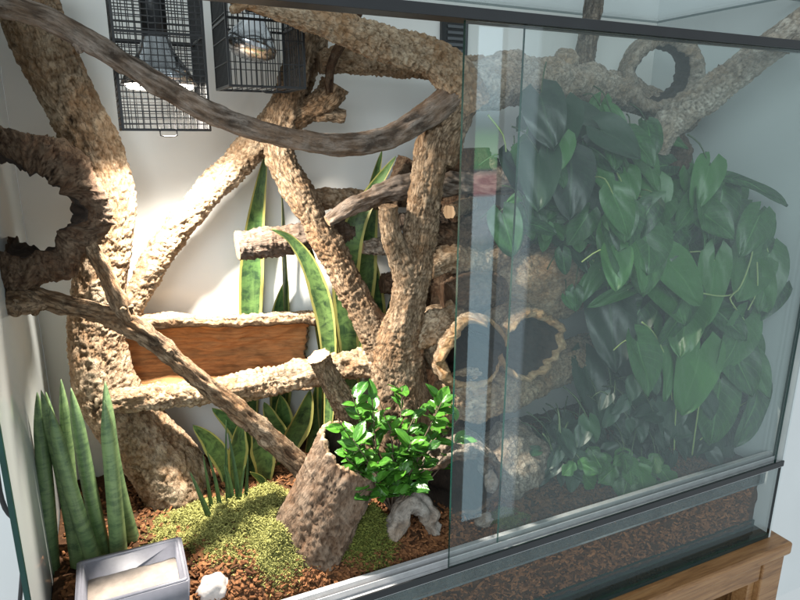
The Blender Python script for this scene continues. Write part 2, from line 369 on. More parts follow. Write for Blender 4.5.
SEED = [1]
def branch(name, label, cat, limbs, mat, kind='cork', amp=.13, gnarl=.12, cut=None, group=None, step=.0034, flat=1.0, lump=1.0, stubs=0):
    mb = MB()
    for l in limbs:
        SEED[0] += 1; pts = px_pts(l)
        tube_into(mb, pts, kind, amp, SEED[0], step, flat, gnarl, 1 if cut else 0, lump=lump)
        if stubs:
            rnd = random.Random(SEED[0]); sp = spline(pts, .02)
            for _ in range(stubs):
                c, r = sp[rnd.randrange(1, len(sp) - 1)]; d = V((rnd.gauss(0, 1), rnd.gauss(-.5, 1), rnd.gauss(.2, 1))).normalized()
                SEED[0] += 1; tube_into(mb, [(c, r * .55), (c + d * r * .95, r * .42), (c + d * r * 1.28, r * .26)], kind, amp, SEED[0], .003, 1, .12, 0, seg=12)
    return tag(mb.build(name, [mat, cut] if cut else mat), label, cat, group)

def shell(name, label, cat, c0, c1, Rf, thick, th0=0, th1=2 * pi, mat=None, inner=None, rim=None, up=V((0, 0, 1)), seg=90, amp=.010, rag=.010, group=None, nl=None, bend=0, swap=False, cell=.020, lump=.07, oblique=0):
    """hollow cork: contour (outer, rim, inner, rim) swept round the angle th0..th1; Rf(theta, s in 0..1)"""
    SEED[0] += 1; off = V((SEED[0] * 2.1, SEED[0] * 3.3, SEED[0]))
    ax = (c1 - c0); L = ax.length; ax.normalize(); side = ax.cross(up).normalized(); upv = side.cross(ax)
    full = abs(th1 - th0 - 2 * pi) < 1e-6; nl = nl or max(8, int(L / .0034)); ns = seg if full else seg + 1
    nr = max(2, int(thick / .0035)); mb = MB(); vs, hs, cs = [], [], []; C = 2 * (nl + 1) + 2 * nr
    for j in range(ns):
        th = th0 + (th1 - th0) * j / seg; ct, st = cos(th), sin(th); dirv = side * ct + upv * st
        ra = rag * fbm(V((ct * 4, st * 4, 1)) + off, 3); rb = rag * fbm(V((ct * 4, st * 4, 7)) + off, 3); col = []
        def point(s, outer):
            sl = -ra + s * (L + ra + rb - oblique * st); R = Rf(th, s); cp = (V((sl, .3, th * R)) if swap else V((R * ct, R * st, sl))) + off
            R *= 1 + lump * fbm(V((ct * 1.8, st * 1.8, sl * 14)) + off, 3)
            if outer:
                h = bark_h(cp, cell, 'cork'); r = R + (h - .7) * amp * .75
            else:
                h = .5 + .3 * fbm(cp * 60); r = R - thick * (1 + .3 * fbm(cp * 25, 2)) + .002 * fbm(V((cp.x * 120, cp.y * 120, cp.z * 20)))
                cp = V((cp.x + thick, cp.y, cp.z)) if swap else cp
            return sl, r, h, cp
        def rimpts(a, b_, sg):
            for q in range(1, nr + 1):
                t = q / (nr + 1); cp = a[3].lerp(b_[3], t) + V((sg * thick * t, 0, 0)) * (0 if swap else 1); h = bark_h(cp + V((t * thick * 2, 3, 0)), cell, 'cork')
                col.append((a[0] + (b_[0] - a[0]) * t + sg * (thick * .32 * sin(pi * t) + (h - .7) * amp * .6), a[1] + (b_[1] - a[1]) * t, h, cp))
        out_ = [point(k / nl, True) for k in range(nl + 1)]; inn = [point(1 - k / nl, False) for k in range(nl + 1)]
        col += out_; rimpts(out_[-1], inn[0], 1); col += inn; rimpts(inn[-1], out_[0], -1)
        for sl, r, h, cp in col:
            vs.append(c0 + ax * sl + dirv * r + upv * bend * (sl / L - .5) ** 2); hs.append(h); cs.append(cp)
    fs, ms = [], []
    def mi(k): return 0 if k < nl else 2 if k < nl + nr + 1 else 1 if k < 2 * nl + nr + 1 else 2
    for j in range(seg):
        j2 = (j + 1) % ns
        for k in range(C):
            k2 = (k + 1) % C; fs.append((j * C + k, j * C + k2, j2 * C + k2, j2 * C + k)); ms.append(mi(k))
    if not full:
        for j, rev in ((0, 0), (ns - 1, 1)):
            tg = (V(vs[j * C + nl // 2]) - V(vs[((j + 1) if j == 0 else (j - 1)) * C + nl // 2])).normalized(); g = []
            for t in range(nr + 2):
                row = []
                for k in range(nl + 1):
                    if t == 0: row.append(j * C + k)
                    elif t == nr + 1: row.append(j * C + (2 * nl + 1 + nr - k))
                    elif k == 0: row.append(j * C + C - t)
                    elif k == nl: row.append(j * C + nl + t)
                    else:
                        f = t / (nr + 1); a, b_ = j * C + k, j * C + (2 * nl + 1 + nr - k); cp = cs[a] + V((thick * f * 1.5, 2.0 + rev, 0)); h = bark_h(cp, cell, 'cork')
                        q = vs[a].lerp(vs[b_], f) + tg * (thick * .45 * sin(pi * f) * (1 + .9 * fbm(cp * 30, 3)) + (h - .7) * amp)
                        row.append(len(vs)); vs.append(q); hs.append(h); cs.append(cp)
                g.append(row)
            for t in range(nr + 1):
                for k in range(nl):
                    f = (g[t][k], g[t + 1][k], g[t + 1][k + 1], g[t][k + 1]); fs.append(f[::-1] if rev else f); ms.append(2)
    mb.add(vs, fs, hs, cs); mb.m = ms
    o = mb.build(name, [mat, inner, rim]); 
    bm = bmesh.new(); bm.from_mesh(o.data); bmesh.ops.recalc_face_normals(bm, faces=bm.faces); bm.to_mesh(o.data); bm.free()
    return tag(o, label, cat, group)

def boulder(name, label, cat, c, rad, mat, kind='cork', seed=0, sub=5, lump=.28, amp=.05):
    bm = bmesh.new(); bmesh.ops.create_icosphere(bm, subdivisions=sub, radius=1)
    off = V((seed * 3.3, seed * 1.7, seed)); mb = MB(); vs, hs = [], []
    for v in bm.verts:
        d = v.co.normalized(); k = 1 + lump * fbm(d * 1.3 + off, 4); p = V((d.x * rad[0], d.y * rad[1], d.z * rad[2]))
        h = bark_h(p + off * .1, min(rad), kind); p *= k + (h - .5) * amp
        vs.append(c + p); hs.append(h)
    bm.verts.index_update(); fs = [tuple(v.index for v in f.verts) for f in bm.faces]; bm.free()
    mb.add(vs, fs, hs, [v - c + off * .1 for v in vs]); return tag(mb.build(name, mat), label, cat)

# ------------------------------------------------------------------ leaves
def blade(mb, pts, face, wfun, fold=.25, nu=6, seed=.5, step=.008, thick=.0022):
    """long leaf along pts; face = direction the flat side looks at; bc=(u,v,rand)"""
    sp = spline([(p, 0) for p in pts], step); m = len(sp); vs, cs = [], []; v0 = 0
    for sgn in (1, -1):
        for i, (c, _) in enumerate(sp):
            t = (sp[min(i + 1, m - 1)][0] - sp[max(i - 1, 0)][0]).normalized()
            f = (face(i / (m - 1)) if callable(face) else face); s = t.cross(f).normalized(); nrm = s.cross(t); w = wfun(i / (m - 1))
            for k in range(nu + 1):
                u = -1 + 2 * k / nu
                vs.append(c + s * w * u + nrm * (fold * w * u * u + sgn * thick * .5 * (1 - u * u * .8))); cs.append((u, i / (m - 1) * len(sp) * step * 3, seed * 10))
    fs = []; K = nu + 1; o = m * K
    for i in range(m - 1):
        for k in range(nu):
            a, b, c, d = i * K + k, i * K + k + 1, (i + 1) * K + k + 1, (i + 1) * K + k
            fs.append((a, b, c, d)); fs.append((o + d, o + c, o + b, o + a))
    mb.add(vs, fs, [seed] * len(vs), cs)

def heart(t): return max(0, (t + .004) ** .33 * (1 - t) ** .72) * 1.46 - .02 * (t == 0)
def oval(t): return sin(pi * t ** .9) ** .75
def lance(t): return sin(pi * t ** .7) ** 1.0
def leaf(mb, base, d, nrm, L, Wd, shape=heart, droop=.25, cup=.18, nv=9, nu=6, lobe=0.0, lobes=0):
    d = d.normalized(); s = d.cross(nrm).normalized(); n = s.cross(d); r = random.random(); vs, cs = [], []
    for i in range(nv + 1):
        t = i / nv; w = Wd * .5 * shape(t)
        if lobes: w *= .62 + .48 * abs(cos(pi * t * lobes))
        for k in range(nu + 1):
            u = -1 + 2 * k / nu; tt = t - lobe * abs(u) * (1 - t) ** 2
            vs.append(base + d * (L * tt) + s * (w * u) + n * (cup * w * abs(u) ** 1.4 - droop * L * t * t + .03 * L * sin(7 * t + 5 * u + r * 6)))
            cs.append((u, t, r * 10))
    fs = [(i * (nu + 1) + k, i * (nu + 1) + k + 1, (i + 1) * (nu + 1) + k + 1, (i + 1) * (nu + 1) + k) for i in range(nv) for k in range(nu)]
    mb.add(vs, fs, [r] * len(vs), cs)
def stem(mb, pts, r0, r1, seg=8):
    sp = spline([(p, 0) for p in pts], .012); m = len(sp)
    t0 = (sp[1][0] - sp[0][0]).normalized(); n = t0.cross(V((.3, .8, .4))).normalized(); vs = []
    for i, (c, _) in enumerate(sp):
        t = (sp[min(i + 1, m - 1)][0] - sp[max(i - 1, 0)][0]).normalized(); n = (n - t * n.dot(t)).normalized(); b = t.cross(n); r = r0 + (r1 - r0) * i / (m - 1)
        vs += [c + (n * cos(2 * pi * k / seg) + b * sin(2 * pi * k / seg)) * r for k in range(seg)]
    fs = [(i * seg + k, i * seg + (k + 1) % seg, (i + 1) * seg + (k + 1) % seg, (i + 1) * seg + k) for i in range(m - 1) for k in range(seg)]
    fs += [tuple(reversed(range(seg))), tuple((m - 1) * seg + k for k in range(seg))]
    mb.add(vs, fs)

# ================================================================== SETTING
XL, XR, YB, ZT = -0.141, 1.356, 0.515, 1.215
ZR, ZU = 0.211, 1.094
b = MB(); b.box((-2.2, .565, -1.0), (4.5, .60, 2.6)); w = b.build('wall', M_WALL, smooth=False); w['kind'] = 'structure'

def ground_z(x, y):
    k = 1 / (1 + exp((x - .56) / .07)); z = .165 + .078 * k
    z += .028 * exp(-((x - .20) ** 2 / .012 + (y - .20) ** 2 / .012)) + .022 * exp(-((x - .36) ** 2 / .004 + (y - .09) ** 2 / .003))
    z += .010 * fbm(V((x * 9, y * 9, 1)), 4)
    e = max(0, min(1, (y - .044) / .06)); zf = min(z, .196); return zf + (z - zf) * e * (2 - e)
def soil():
    mb = MB(); nx, ny = 190, 66; x0, x1, y0, y1 = XL + .002, XR - .001, .046, YB - .004; vs = []
    for j in range(ny + 1):
        for i in range(nx + 1):
            x = x0 + (x1 - x0) * i / nx; y = y0 + (y1 - y0) * j / ny
            vs.append((x, y, ground_z(x, y) + .005 * fbm(V((x * 60, y * 60, 3)), 3)))
    top = len(vs); fs = [(j * (nx + 1) + i, j * (nx + 1) + i + 1, (j + 1) * (nx + 1) + i + 1, (j + 1) * (nx + 1) + i) for j in range(ny) for i in range(nx)]
    for k in range(12):     # front face, crumbly
        for i in range(nx + 1):
            x = x0 + (x1 - x0) * i / nx; z = ground_z(x, y0) * (1 - (k + 1) / 12) + .011
            vs.append((x, y0 - .001 + .006 * fbm(V((x * 50, 7, z * 50)), 3), z))
    r = [list(range(nx + 1))] + [list(range(top + k * (nx + 1), top + (k + 1) * (nx + 1))) for k in range(12)]
    for a, c in zip(r, r[1:]): fs += [(c[i], c[i + 1], a[i + 1], a[i]) for i in range(nx)]
    mb.add(vs, fs); o = mb.build('soil', M_SOIL); o['kind'] = 'structure'
soil()

# ================================================================== TERRARIUM
T = thing('terrarium', 'large glass terrarium with two sliding front doors pushed to the right and black top rail', 'terrarium', (0.6, .25, 0))
def glass_box(name, a, b_, faces, mat, parent, edge=M_GLEDGE):
    """faces: which axis carries the clear faces; the rest are polished green edges"""
    mb = MB(); mb.box(a, b_); ax = {'x': (3, 5), 'y': (2, 4), 'z': (0, 1)}[faces]; mb.m = [0 if i in ax else 1 for i in range(6)]
    return mb.build(name, [mat, edge], parent, smooth=False)
b = MB(); b.box((XL + .0004, YB, .012), (XR - .0004, YB + .0055, ZT)); b.build('back_panel', M_BACK, T, smooth=False)
b = MB(); b.box((XL - .006, .0068, 0), (XL, YB + .006, ZT)); b.build('side_panel', plain('glossy_white_side_panel', (.56, .58, .565), .04, var=.03, scale=2), T, smooth=False)
b = MB(); b.box((XL - .006, -.0005, 0), (XL, .0066, ZT)); b.build('glass_edge', M_GLEDGE, T, smooth=False)
b = MB(); b.box((XR, .0005, 0), (XR + .006, YB + .006, ZT)); b.build('side_panel', plain('grey_white_side_panel', (.56, .60, .60), .2, var=.04, scale=2.2), T, smooth=False)
b = MB(); b.box((XL, .001, .0), (XR, YB, .010)); b.build('floor_panel', M_FLOORGL, T, smooth=False)
glass_box('front_strip', (XL, .001, .0105), (XR, .007, ZR - .022), 'y', M_SIDEGL, T)
glass_box('kerb_strip', (XL + .002, .034, .0105), (XR - .01, .040, .030), 'y', M_SIDEGL, T)
glass_box('inner_brace', (XL + .002, .026, ZR - .075), (XR - .012, .031, ZR - .024), 'y', glass_mat('smoky_brace_glass', (.62, .68, .70), .05), T, M_ALU)
rounded([((XL, -.001, ZR - .021), (XR, .036, ZR - .010)), ((XL, .026, ZR - .0098), (XR, .036, ZR + .004)), ((XL, .0135, ZR - .0098), (XR, .0155, ZR + .002))], 'bottom_rail', M_ALU, T, .0008)
rounded([((XL, -.0045, ZR - .017), (XR, -.0012, ZR - .003))], 'rail_lip', M_BLACK, T, .0008)
rounded([((XL, -.004, ZU - .008), (XR, .036, ZU + .007))], 'top_rail', M_BLACK, T, .001)
glass_box('upper_strip', (XL, .001, ZU + .0075), (XR, .007, ZT), 'y', M_SIDEGL, T)
glass_box('lid', (XL - .006, 0, ZT + .0005), (XR + .006, YB + .006, ZT + .0065), 'z', M_SIDEGL, T)
glass_box('lid_brace', (.2, .05, ZT - .0125), (XR - .004, .13, ZT - .0065), 'z', M_SIDEGL, T)
D1 = .4733; D2 = .584
d = glass_box('glass_door', (D1, .0025, ZR - .0095), (XR - .02, .0075, ZU - .009), 'y', M_GLASS, T)
d = glass_box('glass_door', (D2, .0175, ZR - .0095), (XR - .004, .0225, ZU - .009), 'y', M_GLASS, T)
# ventilation strip on the back panel
vb = MB(); p0 = at(441, 10, YB - .004); p1 = at(466, 58, YB - .004)
vb.box((p0.x, YB - .010, p1.z), (p1.x, YB - .0005, ZT - .02)); v = vb.build('vent', M_BLACK, T, smooth=False)
vb = MB()
for i in range(14):
    z = p1.z + .01 + i * .0125
    if z < ZT - .04: vb.box((p0.x + .014, YB - .0125, z), (p1.x - .014, YB - .0105, z + .006))
vb.build('slots', plain('grey_vent_slots', (.10, .11, .12), .4), v, smooth=False)

# ------------------------------------------------------------------ table
tb = thing('wooden_table', 'brown oiled hardwood table under the glass terrarium', 'table', (.6, .25, -.5))
TX0, TX1, TY0, TY1 = -.2, 1.396, -.036, .56
rounded([((TX0, TY0, -.034), (TX1, TY1, -.0015))], 'tabletop', M_TABLE, tb, .006)
rounded([((TX0 + .012, TY0 + .008, -.50), (TX0 + .085, TY0 + .085, -.0395))], 'leg', M_TABLE, tb, .003)
rounded([((TX1 - .085, TY0 + .008, -.50), (TX1 - .012, TY0 + .085, -.0395))], 'leg', M_TABLE, tb, .003)
rounded([((TX0 + .012, TY1 - .085, -.50), (TX0 + .085, TY1 - .01, -.0395))], 'leg', M_TABLE, tb, .003)
rounded([((TX1 - .085, TY1 - .085, -.50), (TX1 - .012, TY1 - .01, -.0395))], 'leg', M_TABLE, tb, .003)
rounded([((TX0 + .087, TY0 + .012, -.088), (TX1 - .087, TY0 + .045, -.0395))], 'apron', M_TABLE, tb, .003)
rounded([((TX1 - .057, TY0 + .087, -.088), (TX1 - .016, TY1 - .087, -.0395))], 'apron', M_TABLE, tb, .003)
rounded([((TX0 + .012, TY1 - .008, -.5), (TX1 - .012, TY1 + .0, -.036))], 'back_board', M_TABLE, tb, .001)
rounded([((TX1 - .034, TY0 + .09, -.5), (TX1 - .026, TY1 - .012, -.09))], 'side_board', M_TABLE, tb, .001)
rounded([((TX1 - .108, TY0 + .022, -.50), (TX1 - .0865, TY0 + .06, -.0885))], 'inner_frame', M_TABLE, tb, .002)
rounded([((TX0 + .09, TY0 + .05, -.36), (TX1 - .06, TY1 - .03, -.335))], 'shelf', M_TABLE, tb, .003)

# ================================================================== LAMP CAGES
def cage(name, label, x0, x1, y0, y1, z0, z1, dx, dz, hbars, lit, aim):
    t = thing(name, label, 'lamp cage', ((x0 + x1) / 2, (y0 + y1) / 2, z0), None)
    r = .0007; m = MB(); nx = int((x1 - x0) / dx); ny = int((y1 - y0) / dx)
    for yy in (y0, y1):
        for i in range(1, nx):
            x = x0 + (x1 - x0) * i / nx; m.box((x - r, yy - r, z0), (x + r, yy + r, z1))
    for xx in (x0, x1):
        for i in range(1, ny):
            y = y0 + (y1 - y0) * i / ny; m.box((xx - r, y - r, z0), (xx + r, y + r, z1))
    for z in hbars:
        for yy in (y0 - 1.6 * r, y1 + 1.6 * r): m.box((x0, yy - r, z - r), (x1, yy + r, z + r))
        for xx in (x0 - 1.6 * r, x1 + 1.6 * r): m.box((xx - r, y0, z - r), (xx + r, y1, z + r))
    for i in range(1, nx, 2):
        x = x0 + (x1 - x0) * i / nx; m.box((x - r, y0, z0 - r), (x + r, y1, z0 + r))
    m.build('wire_mesh', M_WIRE, t, smooth=False)
    q = .0018; f = MB()
    for x in (x0, x1):
        for y in (y0, y1): f.box((x - q, y - q, z0 - .001), (x + q, y + q, z1))
    for z in (z0, (z0 + z1) / 2):
        for y in (y0, y1): f.box((x0 + q, y - q, z - q), (x1 - q, y + q, z + q))
        for x in (x0, x1): f.box((x - q, y0 + q, z - q), (x + q, y1 - q, z + q))
    f.build('frame', M_WIRE, t, smooth=False)
    lp = MB(); cx = (x0 + x1) / 2
    stem(lp, [V((cx - .01, y0 - .002, z0 + .002)), V((cx - .011, y0 - .004, z0 - .008)), V((cx + .002, y0 - .005, z0 - .0095)), V((cx + .012, y0 - .004, z0 - .008)), V((cx + .011, y0 - .002, z0 + .002))], .0009, .0009)
    lp.build('latch', M_WIRE, t)
    # reflector dome, holder and bulb
    def lathe(prof, c, ax):
        ax = ax.normalized(); s = ax.cross(V((0, 1, .1))).normalized(); u = s.cross(ax); vs = []; n = 28
        for s_, r_ in prof: vs += [c + ax * s_ + (s * cos(2 * pi * k / n) + u * sin(2 * pi * k / n)) * r_ for k in range(n)]
        mb = MB(); mb.add(vs, [(i * n + k, i * n + (k + 1) % n, (i + 1) * n + (k + 1) % n, (i + 1) * n + k) for i in range(len(prof) - 1) for k in range(n)]); return mb
    c = V(((x0 + x1) / 2, (y0 + y1) / 2 + .01, z0 + .135))
    return t, lathe, c
zs = [.937 + .0085 * i for i in range(1, 31)]
t, lathe, c = cage('lamp_cage', 'black wire grid lamp cage holding the glowing basking lamp at upper left', .032, .152, .20, .325, .937, 1.20, .0088, .0085, zs, True, None)
ax = V((0, 0, -1))
HC = V((LAMP.x, LAMP.y, 1.069))
lathe([(0, .018), (.018, .024), (.042, .042), (.066, .0545), (.0668, .056), (.042, .0435), (.018, .0258), (-.001, .0195)], HC, ax).build('reflector', M_REFL, t)
lathe([(-.075, .0005), (-.075, .015), (-.07, .018), (0, .018), (.001, .0005)], HC + V((0, 0, .001)), ax).build('lamp_holder', M_BLACK, t)
lathe([(.012, .010), (.03, .024), (.062, .049), (.069, .0495), (.072, .044), (.0735, .0005)], HC, ax).build('bulb', M_BULB, t)
t, lathe, c = cage('lamp_cage', 'smaller black wire lamp cage with unlit silver bulb behind the top branch', .192, .312, .235, .355, 1.004, 1.20, .0082, .02, [1.004 + .035 * k for k in range(1, 6)], False, None)
ax = V((-.25, -.1, -1)); c = V((.252, .295, 1.12))
lathe([(-.06, .0005), (-.06, .014), (-.03, .016), (.0, .018), (.001, .0005)], c, ax).build('lamp_holder', M_BLACK, t)
lathe([(0, .014), (.012, .018), (.034, .034), (.052, .042), (.060, .041), (.068, .028), (.071, .0005)], c, ax).build('bulb', M_REFL, t)

# ================================================================== BRANCHES AND CORK
branch('large_cork_branch', 'thick pale cork trunk rising beside the left glass, brightly lit at its middle', 'cork trunk',
       [[(18, -40, .40, 27), (28, 10, .40, 27), (62, 85, .40, 26), (90, 140, .40, 25), (106, 195, .40, 25), (104, 250, .41, 25), (100, 300, .415, 25), (97, 350, .415, 27), (108, 395, .41, 29), (138, 435, .40, 30), (170, 475, .39, 33), (184, 520, .385, 33)]],
       M_CORK, amp=.22, gnarl=.11)
branch('cork_branch', 'bright diagonal cork branch running from the left trunk up to the right', 'cork branch',
       [[(120, 335, .43, 10), (138, 295, .43, 12), (165, 245, .43, 13.5), (205, 195, .42, 14), (245, 155, .42, 14.5), (285, 105, .42, 15), (312, 40, .42, 16), (318, -25, .42, 16)]], M_CORK, amp=.2, gnarl=.12)
branch('cork_branch', 'rough cork branch leaning from behind the right lamp cage to the central fork', 'cork branch',
       [[(300, -30, .385, 16), (302, 40, .385, 16), (290, 95, .38, 15), (279, 150, .37, 13), (303, 200, .35, 14), (333, 255, .33, 14.5), (360, 305, .31, 15), (382, 345, .29, 18), (393, 380, .28, 20)],
        [(288, 120, .38, 13), (312, 108, .37, 12), (328, 96, .36, 13), (335, 84, .355, 14)], [(312, 112, .37, 9), (330, 114, .365, 8), (345, 117, .36, 6)]],
       M_BROWN, amp=.17, gnarl=.17, cut=M_CUT)
branch('forked_branch', 'upright brown forked branch at the centre left of the sliding glass', 'branch',
       [[(466, 85, .215, 16), (452, 110, .22, 20), (433, 145, .225, 17), (424, 200, .23, 16), (417, 255, .24, 16), (407, 310, .25, 17), (398, 355, .26, 24), (400, 400, .26, 30), (405, 450, .26, 30)],
        [(388, 206, .23, 9), (390, 230, .235, 10), (400, 258, .24, 12), (410, 290, .245, 14)], [(443, 165, .22, 12), (455, 128, .22, 14), (470, 95, .22, 14)]],
       M_BROWN, kind='cork', amp=.10, gnarl=.15)
branch('curved_branch', 'long thin grey branch sagging across the front from upper left to the centre', 'branch',
       [[(-3, 3, .14, 12.5), (25, 11, .14, 12), (55, 22, .14, 12), (110, 54, .145, 11.5), (170, 91, .15, 11), (225, 119, .16, 10.5), (280, 136, .17, 10.5), (335, 145, .18, 11), (385, 139, .19, 11.5), (430, 113, .20, 13), (462, 88, .205, 15)],
        [(72, 32, .14, 7), (79, 46, .138, 5), (80, 52, .136, 3)]], M_WOOD, kind='smooth', amp=.10, gnarl=.09, stubs=5)
branch('cork_branch', 'cork branch along the top running from above the lamp cages down to the black vent', 'cork branch',
       [[(215, -16, .16, 10), (245, -3, .165, 10), (300, 13, .17, 14), (345, 30, .18, 15), (390, 45, .19, 16), (430, 58, .20, 18), (455, 78, .205, 21), (470, 105, .21, 22)],
        [(252, -2, .165, 6), (236, 8, .16, 5), (231, 11, .158, 3)], [(352, 28, .18, 12), (340, 8, .19, 11), (335, -20, .2, 10)]], M_CORK, amp=.16, gnarl=.13)
branch('cork_branch', 'level cork branch behind the right lamp cage, under the top branch', 'cork branch',
       [[(318, 62, .37, 11), (350, 60, .37, 13), (400, 64, .36, 13), (440, 66, .35, 13), (480, 70, .34, 13)]], M_CORK, amp=.18)
branch('twig', 'thin dark twig crossing steeply behind the top branch', 'twig', [[(372, -20, .3, 5), (352, 25, .31, 5), (332, 62, .33, 5), (329, 92, .34, 4)]], M_CORKDK, kind='smooth')
branch('thin_branch', 'long straight brown branch slanting down across the lower left to the hollow stump', 'branch',
       [[(6, 289, .215, 14), (22, 293, .21, 13), (55, 302, .21, 10), (100, 313, .21, 10), (125, 322, .21, 12), (155, 342, .21, 10.5), (190, 372, .21, 9.5), (230, 404, .205, 10), (265, 434, .20, 10.5), (303, 468, .19, 12)],
        [(88, 240, .205, 7), (100, 264, .205, 7.5), (114, 292, .205, 8), (128, 320, .21, 9)], [(8, 299, .205, 18), (24, 300, .205, 15), (48, 301, .21, 8)]], M_BROWN, kind='smooth', amp=.2, gnarl=.12, stubs=7)
branch('driftwood', 'pointed grey driftwood lying level behind the forked branch', 'driftwood',
       [[(327, 221, .30, 6), (350, 208, .30, 9), (385, 192, .31, 11), (430, 185, .32, 12), (480, 183, .32, 10), (520, 180, .31, 11), (548, 172, .30, 13), (566, 163, .29, 10)],
        [(530, 180, .31, 11), (536, 192, .305, 9), (540, 200, .30, 6)]], M_WOOD, kind='smooth', amp=.2, gnarl=.2, cut=M_CUT)
branch('bark_log', 'broken grey bark log with square sawn end before the tall snake plant leaf', 'log',
       [[(237, 246, .39, 14), (262, 243, .39, 15), (290, 240, .395, 14), (320, 234, .40, 13), (350, 230, .41, 12)]], M_LOG, amp=.22, gnarl=.12, cut=M_CUT)
branch('bark_log', 'short cork log reaching right from the leaning branch, above the driftwood tip', 'log',
       [[(300, 201, .42, 10), (330, 199, .42, 10), (370, 199, .42, 10), (415, 195, .42, 11), (450, 190, .42, 10)]], M_CORK, amp=.18, cut=M_CUT)
branch('bark_log', 'dark end log peeping out beside the top of the forked branch', 'log', [[(408, 160, .40, 10), (398, 180, .40, 9), (392, 205, .40, 9)]], M_CORKDK, amp=.2)
branch('bark_log', 'thin log end below the driftwood, its pale tip pointing left', 'log', [[(362, 247, .38, 6), (390, 247, .38, 9), (430, 250, .39, 10), (460, 252, .40, 9)]], M_CORKGR, amp=.2, cut=M_CUT)
branch('cork_lip', 'bright gnarled cork branch below the rust coloured half tube', 'cork branch',
       [[(112, 402, .34, 10), (140, 398, .34, 13), (180, 395, .34, 12), (220, 390, .34, 12), (260, 383, .34, 14), (300, 374, .33, 15), (340, 366, .32, 14), (375, 363, .30, 14), (398, 362, .29, 14)]], M_CORK, amp=.25, gnarl=.2)
branch('stub', 'short sawn branch stub leaning left above the glossy green bush', 'branch stub', [[(318, 356, .19, 11), (332, 383, .195, 11), (346, 408, .20, 13), (358, 432, .21, 14)]], M_BROWN, amp=.16, cut=M_CUT)

# pile of cork between forked branch and glass
pile = 'cork pieces stacked behind the door edge'
branch('cork_log', 'dark cork slab added to fill in the deep shade behind the stack of cork pieces', 'cork slab', [[(452, 150, .46, 34), (455, 230, .46, 38), (455, 320, .46, 40), (455, 410, .45, 44), (455, 470, .45, 44)]], M_CORKDK, amp=.2, flat=.5)  # made-up slab, dark where only deep shade lies between the pieces
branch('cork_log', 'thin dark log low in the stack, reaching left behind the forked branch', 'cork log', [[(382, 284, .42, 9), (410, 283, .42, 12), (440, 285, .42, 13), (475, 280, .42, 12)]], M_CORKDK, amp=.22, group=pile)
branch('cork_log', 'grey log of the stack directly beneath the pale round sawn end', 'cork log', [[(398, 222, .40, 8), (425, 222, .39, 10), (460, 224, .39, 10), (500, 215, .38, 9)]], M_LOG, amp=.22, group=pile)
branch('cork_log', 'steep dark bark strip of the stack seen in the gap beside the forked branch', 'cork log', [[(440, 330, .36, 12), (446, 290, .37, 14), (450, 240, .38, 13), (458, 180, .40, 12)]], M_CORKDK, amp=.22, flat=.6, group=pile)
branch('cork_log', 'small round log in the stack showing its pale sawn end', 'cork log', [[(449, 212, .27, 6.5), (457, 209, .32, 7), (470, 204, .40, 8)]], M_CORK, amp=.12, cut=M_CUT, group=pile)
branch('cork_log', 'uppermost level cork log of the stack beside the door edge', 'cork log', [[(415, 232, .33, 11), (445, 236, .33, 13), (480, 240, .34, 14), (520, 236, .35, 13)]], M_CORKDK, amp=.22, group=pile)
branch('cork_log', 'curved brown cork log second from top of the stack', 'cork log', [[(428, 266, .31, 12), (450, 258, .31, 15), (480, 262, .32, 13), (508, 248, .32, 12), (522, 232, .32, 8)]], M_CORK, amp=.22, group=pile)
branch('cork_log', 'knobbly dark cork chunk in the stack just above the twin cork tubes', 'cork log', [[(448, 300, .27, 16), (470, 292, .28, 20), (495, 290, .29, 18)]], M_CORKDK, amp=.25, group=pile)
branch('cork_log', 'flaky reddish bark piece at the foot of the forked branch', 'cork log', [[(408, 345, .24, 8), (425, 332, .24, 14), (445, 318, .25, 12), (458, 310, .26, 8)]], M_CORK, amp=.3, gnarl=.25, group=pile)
branch('cork_log', 'big rough cork log lying behind the glass above the twin tubes', 'cork log', [[(478, 292, .38, 30), (515, 285, .36, 40), (555, 274, .34, 42), (592, 262, .33, 36), (620, 252, .33, 24)]], M_CORK, amp=.2, gnarl=.12)
branch('cork_log', 'sloping cork log below the twin tubes, its lit end by the bush', 'cork log', [[(440, 402, .21, 18), (470, 395, .22, 26), (505, 388, .25, 22), (545, 372, .30, 18), (590, 350, .34, 16)]], M_CORK, amp=.22, gnarl=.16)

# right half, behind the doors
branch('cork_branch', 'level cork log along the top behind the sliding glass doors', 'cork branch',
       [[(455, 92, .24, 24), (490, 84, .26, 22), (530, 80, .28, 21), (575, 82, .30, 19), (615, 90, .33, 16), (650, 104, .35, 14), (688, 120, .36, 13)],
        [(478, 80, .26, 14), (500, 66, .27, 13), (520, 62, .28, 10)], [(555, 72, .29, 12), (566, 60, .29, 12), (570, 54, .29, 10)]], M_CORKLIFT, amp=.2, gnarl=.14)
branch('cork_branch', 'pale diagonal cork branch rising to the top right corner', 'cork branch',
       [[(655, 150, .22, 12), (668, 124, .20, 16), (705, 96, .16, 16), (745, 66, .11, 15), (785, 36, .06, 15), (830, 5, .045, 15)]], M_CORKLIFT, amp=.2, gnarl=.12)
branch('cork_log', 'dark knob of cork hanging below the pale diagonal branch', 'cork knob', [[(655, 130, .26, 12), (672, 145, .25, 16), (678, 168, .25, 12)]], M_CORKDK, amp=.25, gnarl=.2)
branch('thin_branch', 'short dark upright branch passing behind the black top rail', 'branch', [[(596, -6, .40, 9), (592, 14, .40, 9), (587, 45, .40, 10), (582, 80, .40, 11)]], M_CORKGR, kind='smooth', amp=.2)
branch('cork_branch', 'dark short branch leaning behind the right end of the cork arch', 'cork branch', [[(690, 118, .30, 9), (706, 92, .27, 9), (726, 70, .24, 8)]], M_CORKDK, amp=.2)

